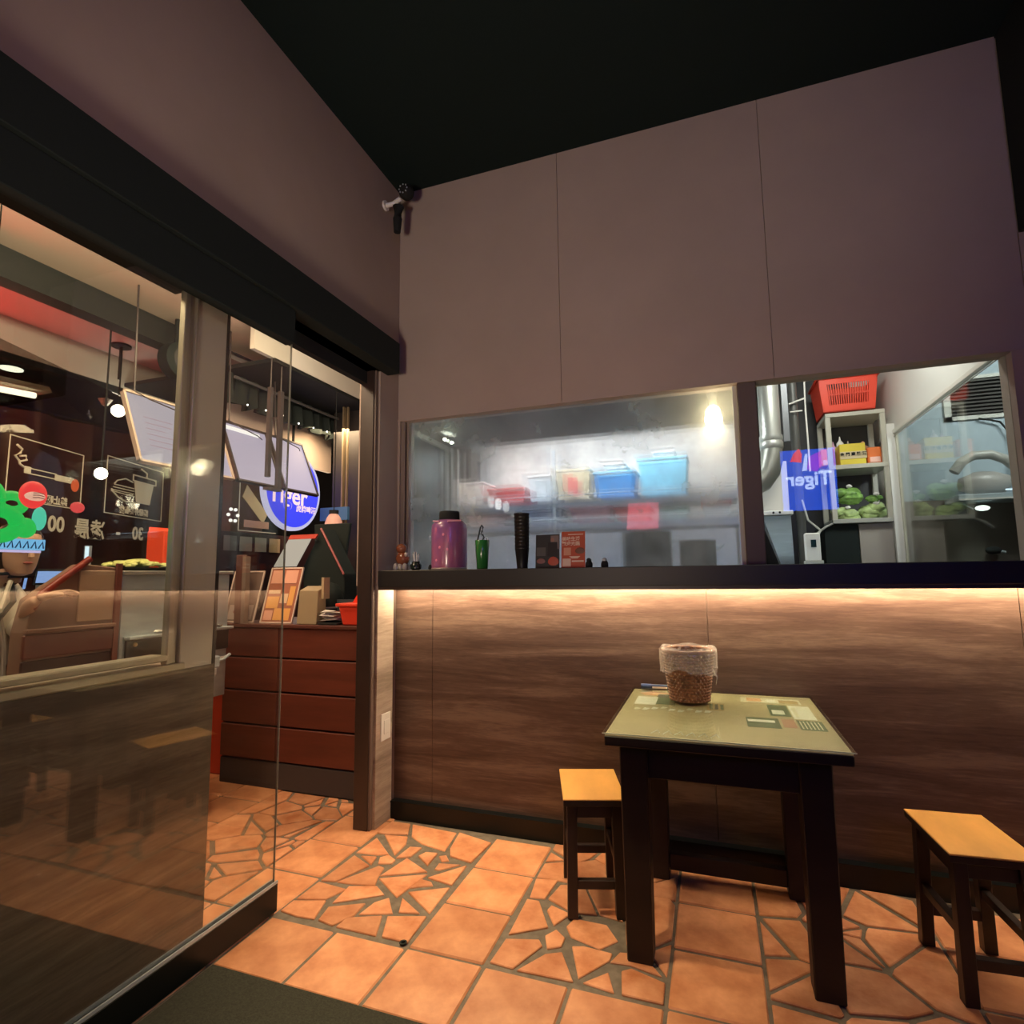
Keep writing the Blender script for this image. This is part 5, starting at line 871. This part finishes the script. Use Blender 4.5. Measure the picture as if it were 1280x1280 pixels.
# ---------------- neon reflection in the window, modelled as glowing shapes behind the glass
ne = root('neon_reflection', 'reflection of a green bubble sign with a red lantern shape and blue caption, left window', 'neon reflection', (-2.2, 1.2, 1.7))
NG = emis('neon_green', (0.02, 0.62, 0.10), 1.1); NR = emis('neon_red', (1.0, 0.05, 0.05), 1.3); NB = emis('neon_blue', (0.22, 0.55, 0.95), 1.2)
def NP(y, z, x=-2.2): return (x, y, z)
gm = MB(); 
def torus(mb, cy, cz, R, r, ey=1.0, ez=1.0, x=-2.2): mb.tube([(x, cy + R * ey * math.cos(q * PI / 14), cz + R * ez * math.sin(q * PI / 14)) for q in range(28)], r, 8, closed=True)
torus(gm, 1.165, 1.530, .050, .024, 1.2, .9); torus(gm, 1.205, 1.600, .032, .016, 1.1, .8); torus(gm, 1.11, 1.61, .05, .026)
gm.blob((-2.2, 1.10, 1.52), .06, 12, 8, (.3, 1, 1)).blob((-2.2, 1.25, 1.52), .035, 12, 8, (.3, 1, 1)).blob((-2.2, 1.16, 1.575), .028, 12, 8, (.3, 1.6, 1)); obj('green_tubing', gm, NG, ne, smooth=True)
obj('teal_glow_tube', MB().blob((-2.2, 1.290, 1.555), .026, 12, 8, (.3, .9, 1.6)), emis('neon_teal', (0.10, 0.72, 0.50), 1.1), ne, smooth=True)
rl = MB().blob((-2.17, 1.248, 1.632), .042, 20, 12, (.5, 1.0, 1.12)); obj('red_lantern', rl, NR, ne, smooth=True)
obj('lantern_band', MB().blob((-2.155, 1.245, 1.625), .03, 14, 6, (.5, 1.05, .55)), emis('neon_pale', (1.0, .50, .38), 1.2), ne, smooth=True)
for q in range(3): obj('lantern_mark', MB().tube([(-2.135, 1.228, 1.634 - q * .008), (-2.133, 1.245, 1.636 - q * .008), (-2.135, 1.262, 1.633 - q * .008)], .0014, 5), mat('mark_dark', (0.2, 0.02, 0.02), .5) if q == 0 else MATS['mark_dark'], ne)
obj('red_reflection', MB().blob((-2.2, 1.398, 1.688), .020, 10, 6, (.3, .7, 1.2)), emis('reflection_orange', (1.0, .13, .03), .8), ne, smooth=True); obj('red_reflection', MB().blob((-2.2, 1.412, 1.608), .026, 10, 6, (.3, 1, .8)), emis('reflection_red', (1.0, .08, .08), 1.0), ne, smooth=True)  # red bits of the reflection, drawn as glowing blobs
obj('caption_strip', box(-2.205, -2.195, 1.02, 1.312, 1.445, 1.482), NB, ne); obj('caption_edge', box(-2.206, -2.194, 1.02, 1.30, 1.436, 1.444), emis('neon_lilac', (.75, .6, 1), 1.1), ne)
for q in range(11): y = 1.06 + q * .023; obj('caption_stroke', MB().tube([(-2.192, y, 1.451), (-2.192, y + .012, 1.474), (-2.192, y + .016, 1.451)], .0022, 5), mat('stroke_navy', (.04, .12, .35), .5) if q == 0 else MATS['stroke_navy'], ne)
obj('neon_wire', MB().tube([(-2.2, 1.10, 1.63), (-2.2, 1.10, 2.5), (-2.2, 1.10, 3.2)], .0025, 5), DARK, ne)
# ceiling and hanging lamps
def lamp(name, lab, px, r_, s, col=(1.0, .93, .78), top=2.9):
    o_ = root(name, lab, 'lamp', px, group='restaurant lamps'); m = emis('lamp_%d' % len(MATS), col, s); obj('bulb', MB().blob(px, r_, 16, 10), m, o_, smooth=True)
    obj('lamp_stem', MB().tube([(px[0], px[1], px[2] + r_ * .9), (px[0], px[1], top)], .006), DARK, o_); return o_
lamp('track_lamp', 'bright round lamp hanging left of the leftmost menu board', (-4.53, 3.165, 2.72), .05, 40, top=3.2); obj('lamp_reflector', MB().lathe([(.02, 0), (.05, .05)], (-4.55, 3.07, 2.74), 14), GREY, [o for o in C.objects if o.get('label', '').startswith('bright round lamp')][0])
lamp('globe_lamp', 'bright globe lamp behind the no-food transfer glass', (-3.80, 2.57, 2.045), .038, 18, top=3.2)
cl_ = root('ceiling_can_light', 'small recessed can light in the black soffit at the upper left', 'light', (-4.75, 2.5, 2.9)); obj('can_disc', MB().lathe([(.07, 0), (.07, .01)], (-4.78, 2.54, 2.888), 20), emis('can_white', (.95, 1, .85), 5), cl_); obj('can_trim', MB().lathe([(.085, 0), (.085, .006)], (-4.78, 2.54, 2.894), 20), DARK, cl_)
tl = root('fluorescent_tube', 'horizontal fluorescent tube light at the left edge beyond the window', 'light', (-4.7, 2.4, 2.7)); obj('tube', MB().tube([(-4.7, 2.05, 2.665), (-4.7, 2.66, 2.715)], .022, 10), emis('tube_warm', (1, .92, .72), 7), tl); obj('tube_reflector', MB().hexa([(-4.86, 2.0, 2.72), (-4.66, 2.0, 2.72), (-4.66, 2.75, 2.76), (-4.86, 2.75, 2.76), (-4.82, 2.0, 2.77), (-4.70, 2.0, 2.77), (-4.70, 2.75, 2.81), (-4.82, 2.75, 2.81)]), mat('reflector_cream', (.5, .45, .33), .5), tl)
hk = root('ceiling_hook_mount', 'dark ceiling rose with a short rod above the leftmost menu board', 'mount', (-4.3, 3.0, 3.2)); obj('rose', MB().lathe([(.07, 0), (.07, .015)], (-4.35, 3.03, 3.183), 18), DARK, hk); obj('rod', MB().tube([(-4.35, 3.03, 3.19), (-4.35, 3.03, 2.92)], .012), DARK, hk)
sp_ = root('round_ceiling_speaker', 'round black speaker under the beam left of the cream column', 'speaker', (-3.7, 3.0, 2.9)); obj('speaker_body', MB().lathe([(.10, -.06), (.13, -.04), (.13, .05), (.10, .07)], (-3.52, 2.86, 2.885), 28, 'x'), BLACK, sp_, smooth=True); obj('speaker_bracket', MB().tube([(-3.54, 2.86, 3.0), (-3.54, 2.86, 3.2)], .02), DARK, sp_); obj('speaker_cone', MB().lathe([(.09, .071), (.05, .060)], (-3.52, 2.86, 2.885), 24, 'x'), mat('cone_grey', (.06, .06, .06), .4), sp_)
# sticker sheet with tan cards near the counter
s3 = root('no_pets_transfer_glass', 'clear notice pane with a tan card shape, left of the round blue sign', 'notice', (-4.2, 4.3, 0)); obj('notice_pane', box(-4.205, -4.20, 4.05, 4.66, 1.0, 2.4), PANE, s3)
SK3 = MATS['sticker_print']
obj('outline', MB().box(-4.199, -4.195, 4.13, 4.138, 1.79, 2.30).box(-4.199, -4.195, 4.13, 4.62, 1.79, 1.798), SK3, s3); obj('tan_card_shape', MB().prism([(4.17, 2.12), (4.22, 2.24), (4.50, 1.98), (4.44, 1.88)], -4.199, -4.195, 'x'), mat('tan_print', (.52, .42, .20), .6), s3); obj('caption_patch', box(-4.199, -4.195, 4.20, 4.52, 1.83, 1.90), mat('patch_peach', (.45, .25, .17), .6), s3)
for q in range(6): a = q * PI / 3; obj('white_dot', MB().blob((-4.19, 4.06 + .055 * math.cos(a), 1.93 + .06 * math.sin(a)), .016, 8, 6), emis('dot_white', (1, .95, .85), 1.4) if q == 0 else MATS['dot_white'], s3)
for i in range(4):
    y = 4.0 + i * .19; o_ = root('pinned_note', ['leftmost', 'second', 'third', 'rightmost'][i] + ' small pinned paper note in the row under the round sign', 'note', (-4.2, y, 1.68), group='row of pinned notes'); obj('note_paper', box(-4.23, -4.225, y, y + .15, 1.60, 1.74), mat('note_%d' % i, [(.22, .19, .17), (.5, .45, .38), (.5, .45, .38), (.55, .38, .22)][i], .6), o_)
nb = root('dark_display_frame', 'dark display frame carrying the row of pinned notes', 'frame', (-4.27, 4.2, 0)); obj('frame_board', box(-4.28, -4.235, 3.8, 5.4, 0.0, 1.78), mat('frame_plum', (.05, .018, .018), .5), nb)
dm = root('dark_backdrop_curtain', 'dark wine-red curtain behind the glass door on the left', 'curtain', (-5.8, 3.0, 0)); cm = MB(); vs = []; nn = 60
for i in range(nn + 1):
    y = .5 + 5.6 * i / nn; x = -5.8 + .05 * math.sin(i * 1.3); vs += [(x, y, 0.02), (x, y, 2.88), (x - .01, y, 2.88), (x - .01, y, .02)]
fs = [(i * 4 + k, i * 4 + (k + 1) % 4, i * 4 + 4 + (k + 1) % 4, i * 4 + 4 + k) for i in range(nn) for k in range(4)]
cm.add(vs, fs); obj('curtain_cloth', cm, mat('curtain_wine', (0.20, 0.085, 0.06), .8), dm, smooth=True); obj('curtain_track', box(-5.86, -5.74, .5, 6.1, 2.88, 2.90), DARK, dm)

# ================================================================ THE PERSON at the far left
SKIN = mat('skin', (0.56, 0.34, 0.24), .5); SHIRT = mat('white_shirt', (0.66, 0.62, 0.54), .8); JEANS = mat('grey_jeans', (0.20, 0.22, 0.24), .8, var=.3, scale=12); HAIR = mat('black_hair', (0.012, 0.010, 0.010), .45)
person = root('person', 'person in a loose white open shirt with a black strap, reaching toward the wooden cabinet', 'person', (-3.08, 1.50, 0), math.radians(0))
def skin(name, pts, edges, m, parent, sub=2, rootv=0):
    me = bpy.data.meshes.new(name); r = parent.location
    me.from_pydata([tuple(Vector(p[:3]) - r) for p in pts], edges, []); o = bpy.data.objects.new(name, me); C.objects.link(o)
    md = o.modifiers.new('skin', 'SKIN'); md.use_smooth_shade = True
    for i, p in enumerate(pts):
        v = me.skin_vertices[0].data[i]; v.radius = (p[3], p[4] if len(p) > 4 else p[3]); v.use_root = (i == rootv)
    sd = o.modifiers.new('s', 'SUBSURF'); sd.levels = sub; sd.render_levels = sub
    bpy.context.view_layer.update(); me2 = bpy.data.meshes.new_from_object(o.evaluated_get(bpy.context.evaluated_depsgraph_get())); bpy.data.objects.remove(o)
    me2.materials.clear(); me2.materials.append(m); me2.polygons.foreach_set('use_smooth', [True] * len(me2.polygons)); o = bpy.data.objects.new(name, me2); C.objects.link(o); o.parent = parent; return o
px0, py0 = -3.10, 1.585
# one continuous body: pelvis, spine, neck, head base, arms, legs, feet
P = [(px0, py0, .86, .125, .10), (px0 + .01, py0, 1.02, .105, .085), (px0 + .02, py0 + .01, 1.20, .13, .09), (px0 + .02, py0 + .02, 1.30, .085, .07), (px0 + .03, py0 + .05, 1.355, .045), (px0 + .055, py0 + .09, 1.42, .05),
     (px0 + .04, py0 - .18, 1.275, .05), (px0 + .04, py0 - .27, 1.04, .040), (px0 + .10, py0 - .25, .83, .030), (px0 + .12, py0 - .245, .76, .022),
     (px0 - .06, py0 + .17, 1.275, .05), (px0 + .13, py0 + .13, 1.10, .040), (px0 + .34, py0 + .02, 1.235, .030), (px0 + .39, py0 + .02, 1.262, .022),
     (px0 + .02, py0 - .085, .80, .085), (px0 + .05, py0 - .10, .45, .055), (px0 + .03, py0 - .10, .09, .038), (px0 + .15, py0 - .11, .035, .032),
     (px0 - .02, py0 + .085, .80, .085), (px0 + .01, py0 + .10, .45, .055), (px0 - .02, py0 + .11, .09, .038), (px0 + .10, py0 + .13, .035, .032)]
E_ = [(0, 1), (1, 2), (2, 3), (3, 4), (4, 5), (2, 6), (6, 7), (7, 8), (8, 9), (2, 10), (10, 11), (11, 12), (12, 13), (0, 14), (14, 15), (15, 16), (16, 17), (0, 18), (18, 19), (19, 20), (20, 21)]
skin('body', P, E_, SKIN, person)
# head with face, turned towards the cabinet and the camera
hc_ = Vector((px0 + .075, py0 + .115, 1.485)); fd = Vector((.97, -.05, -.15)).normalized(); sd_ = Vector((0, 0, 1)).cross(fd).normalized(); ud = fd.cross(sd_)
def HP(f, s, u): return tuple(hc_ + fd * f + sd_ * s + ud * u)
hm_ = MB(); vs = []; n = 20; prof = [(-.115, .028, .02), (-.10, .045, .035), (-.075, .060, .02), (-.04, .070, .008), (0, .077, 0), (.04, .079, 0), (.075, .070, -.004), (.10, .048, -.008), (.115, .015, -.01)]
for u, r_, sh_ in prof:
    for q in range(n):
        a = q * 2 * PI / n; f = math.cos(a) * r_ * (1.18) + sh_; s_ = math.sin(a) * r_; vs.append(HP(f, s_, u))
hm_.add(vs, [(i * n + q, i * n + (q + 1) % n, (i + 1) * n + (q + 1) % n, (i + 1) * n + q) for i in range(len(prof) - 1) for q in range(n)] + [tuple(range(n)), tuple((len(prof) - 1) * n + q for q in range(n))])
hm_.tube([HP(-.02, 0, -.07), HP(-.03, 0, -.15)], .042, 14)
nose = MB().tube([HP(.088, 0, .022), HP(.102, 0, -.005), HP(.106, 0, -.022)], .009, 8, .014); hm_.add(nose.v, nose.f)
for s_ in (-1, 1):
    e = MB().blob(HP(0, s_ * .078, -.005), .02, 8, 6, (.8, .5, 1.3)); hm_.add(e.v, e.f)
obj('head', hm_, SKIN, person, smooth=True)
obj('mouth', MB().blob(HP(.088, 0, -.050), .014, 10, 6, (.8, 1.4, .45)), mat('lips', (.42, .10, .09), .4), person, smooth=True)
for s_ in (-1, 1):
    obj('eye', MB().blob(HP(.082, s_ * .031, .008), .009, 10, 6, (.9, 1.3, .8)), mat('eye_dark', (.02, .015, .012), .2) if s_ < 0 else MATS['eye_dark'], person, smooth=True)
    obj('eyebrow', MB().tube([HP(.088, s_ * .016, .028), HP(.086, s_ * .046, .030)], .0035, 6), HAIR, person)
hr = MB(); vs = []
for (u, r_, cut) in [(-.13, .070, 1), (-.08, .086, 1), (-.02, .092, 1), (.035, .092, .8), (.07, .086, .3), (.10, .066, 0), (.125, .030, 0)]:
    for q in range(n):
        a = q * 2 * PI / n; k = 1.0 if math.cos(a) < .35 else (1 - .55 * cut * min(1, (math.cos(a) - .35) / .3)); vs.append(HP(math.cos(a) * r_ * 1.15 * k - .012, math.sin(a) * r_ * (1 if k > .9 else .93), u))
hr.add(vs, [(i * n + q, i * n + (q + 1) % n, (i + 1) * n + (q + 1) % n, (i + 1) * n + q) for i in range(6) for q in range(n)] + [tuple(6 * n + q for q in range(n))]); obj('hair', hr, HAIR, person, smooth=True)
# hands
def hand(w, d, palm_n, side, nm):
    w, d, pn_ = Vector(w), Vector(d).normalized(), Vector(palm_n).normalized(); s_ = d.cross(pn_) * side
    pts = [(*w, .022), (*(w + d * .035), .026, .016), (*(w + d * .075), .030, .014)]; ed = [(0, 1), (1, 2)]
    for k, L in enumerate((.060, .070, .066, .052)):
        b = w + d * .085 + s_ * (-.027 + .018 * k); i = len(pts); c = pn_ * .012
        pts += [(*b, .0095), (*(b + d * L * .45 + c * .5), .0085), (*(b + d * L * .78 + c * 1.6), .0078), (*(b + d * L * .95 + c * 2.8), .0065)]; ed += [(2, i), (i, i + 1), (i + 1, i + 2), (i + 2, i + 3)]
    i = len(pts); b = w + d * .03 - s_ * .03; pts += [(*b, .012), (*(b + d * .03 - s_ * .020 + pn_ * .008), .0105), (*(b + d * .055 - s_ * .026 + pn_ * .016), .009)]; ed += [(1, i), (i, i + 1), (i + 1, i + 2)]
    skin(nm, pts, ed, SKIN, person, sub=1)
hand((px0 + .385, py0 + .02, 1.262), (.25, .90, .30), (.2, .1, -1), 1, 'hand')
hand((px0 + .12, py0 - .245, .76), (.2, .05, -1), (0, 1, .05), -1, 'hand')
# clothes
Sh = [(px0, py0, .90, .155, .13), (px0 + .01, py0, 1.02, .14, .12), (px0 + .02, py0 + .01, 1.20, .155, .11), (px0 + .02, py0 + .02, 1.295, .10, .08),
      (px0 + .04, py0 - .18, 1.27, .072), (px0 + .04, py0 - .27, 1.05, .062), (px0 + .07, py0 - .26, .95, .055), (px0 - .06, py0 + .17, 1.27, .072), (px0 + .13, py0 + .13, 1.105, .060), (px0 + .20, py0 + .09, 1.15, .052)]
skin('shirt', Sh, [(0, 1), (1, 2), (2, 3), (2, 4), (4, 5), (5, 6), (2, 7), (7, 8), (8, 9)], SHIRT, person)
obj('shirt_placket', MB().tube([(px0 + .10, py0 + .08, 1.34), (px0 + .155, py0 + .02, 1.22), (px0 + .15, py0 + .05, 1.05), (px0 + .14, py0 + .06, .90)], .010, 6), SHIRT, person, smooth=True)
Jn = [(px0, py0, .86, .135, .115), (px0 + .02, py0 - .09, .76, .098), (px0 + .05, py0 - .10, .45, .068), (px0 + .03, py0 - .10, .12, .058), (px0 - .02, py0 + .09, .76, .098), (px0 + .01, py0 + .10, .45, .068), (px0 - .02, py0 + .11, .12, .058)]
skin('jeans', Jn, [(0, 1), (1, 2), (2, 3), (0, 4), (4, 5), (5, 6)], JEANS, person)
obj('strap', MB().tube([(px0 + .02, py0 + .12, 1.37), (px0 + .15, py0 + .07, 1.25), (px0 + .17, py0 - .03, 1.12), (px0 + .14, py0 - .14, 1.0)], .011, 6), BLACK, person, smooth=True)
obj('choker', MB().tube([tuple(Vector((px0 + .035, py0 + .05, 1.385)) + Vector((math.cos(q * PI / 8) * .056, math.sin(q * PI / 8) * .056, -.012 * math.cos(q * PI / 8)))) for q in range(16)], .008, 6, closed=True), BLACK, person, smooth=True)
for s_, y in ((-1, -.105), (1, .125)): obj('shoe', MB().blob((px0 + .07 - .03 * (s_ > 0), py0 + y, .045), .055, 12, 8, (2.0, .85, .78)), WHITE, person, smooth=True)

# ---------------------------------------------------------------- sub-parts: small pieces ride on the part that carries them
CARRY = {'food_picture': 'print', 'print_plate': 'print', 'print_dish': 'print', 'sign_text': 'sign_face', 'sign_emblem': 'sign_face', 'printed_card': 'table_surface', 'printed_motif': 'table_surface',
         'print_grey_panel': 'sheet', 'print_light_panel': 'sheet', 'print_head': 'sheet', 'print_shirt': 'sheet', 'print_red_shape': 'sheet', 'print_heading': 'sheet', 'print_line': 'sheet', 'print_bowl': 'sheet',
         'print_panel': 'sheet', 'print_stripe': 'sheet', 'eye': 'head', 'eyebrow': 'head', 'mouth': 'head', 'drawer_knob': 'drawer_front', 'pot_handle': 'pot_body', 'bag_knot': 'plastic_liner',
         'label_text': 'label_band', 'screen_post': 'screen_case', 'lantern_mark': 'red_lantern', 'lantern_band': 'red_lantern', 'caption_stroke': 'caption_strip', 'board_text_line': 'board_panel', 'board_lamp_bar': 'board_panel',
         'nozzle': 'bottle_body', 'rail_cap': 'bottom_rail', 'receipts': 'tray', 'sliced_vegetables': 'tray', 'printed_flower': 'jar_body', 'lid_clip': 'jar_lid', 'carton_flap': 'carton', 'carton_paper': 'carton', 'pipe_clips': 'dark_pipe',
         'cigarette_mark': 'sticker_paper', 'red_ring': 'sticker_paper', 'transfer_text': 'door_pane', 'opening_hours_text': 'door_pane', 'transfer_outline': 'door_pane', 'cigarette_shape': 'door_pane', 'smoke_shape': 'door_pane',
         'cup_shape': 'door_pane', 'cup_lid_outline': 'door_pane', 'straw_shape': 'door_pane', 'burger_outline': 'door_pane', 'burger_layer': 'door_pane', 'shirt_placket': 'shirt', 'crate_rim': 'crate_body', 'speaker_cone': 'speaker_body'}
for o in list(C.objects):
    k = o.name.split('.')[0]
    if k in CARRY and o.parent is not None and o.parent.parent is None:
        for sib in o.parent.children:
            if sib.name.split('.')[0] == CARRY[k]: o.parent = sib; break
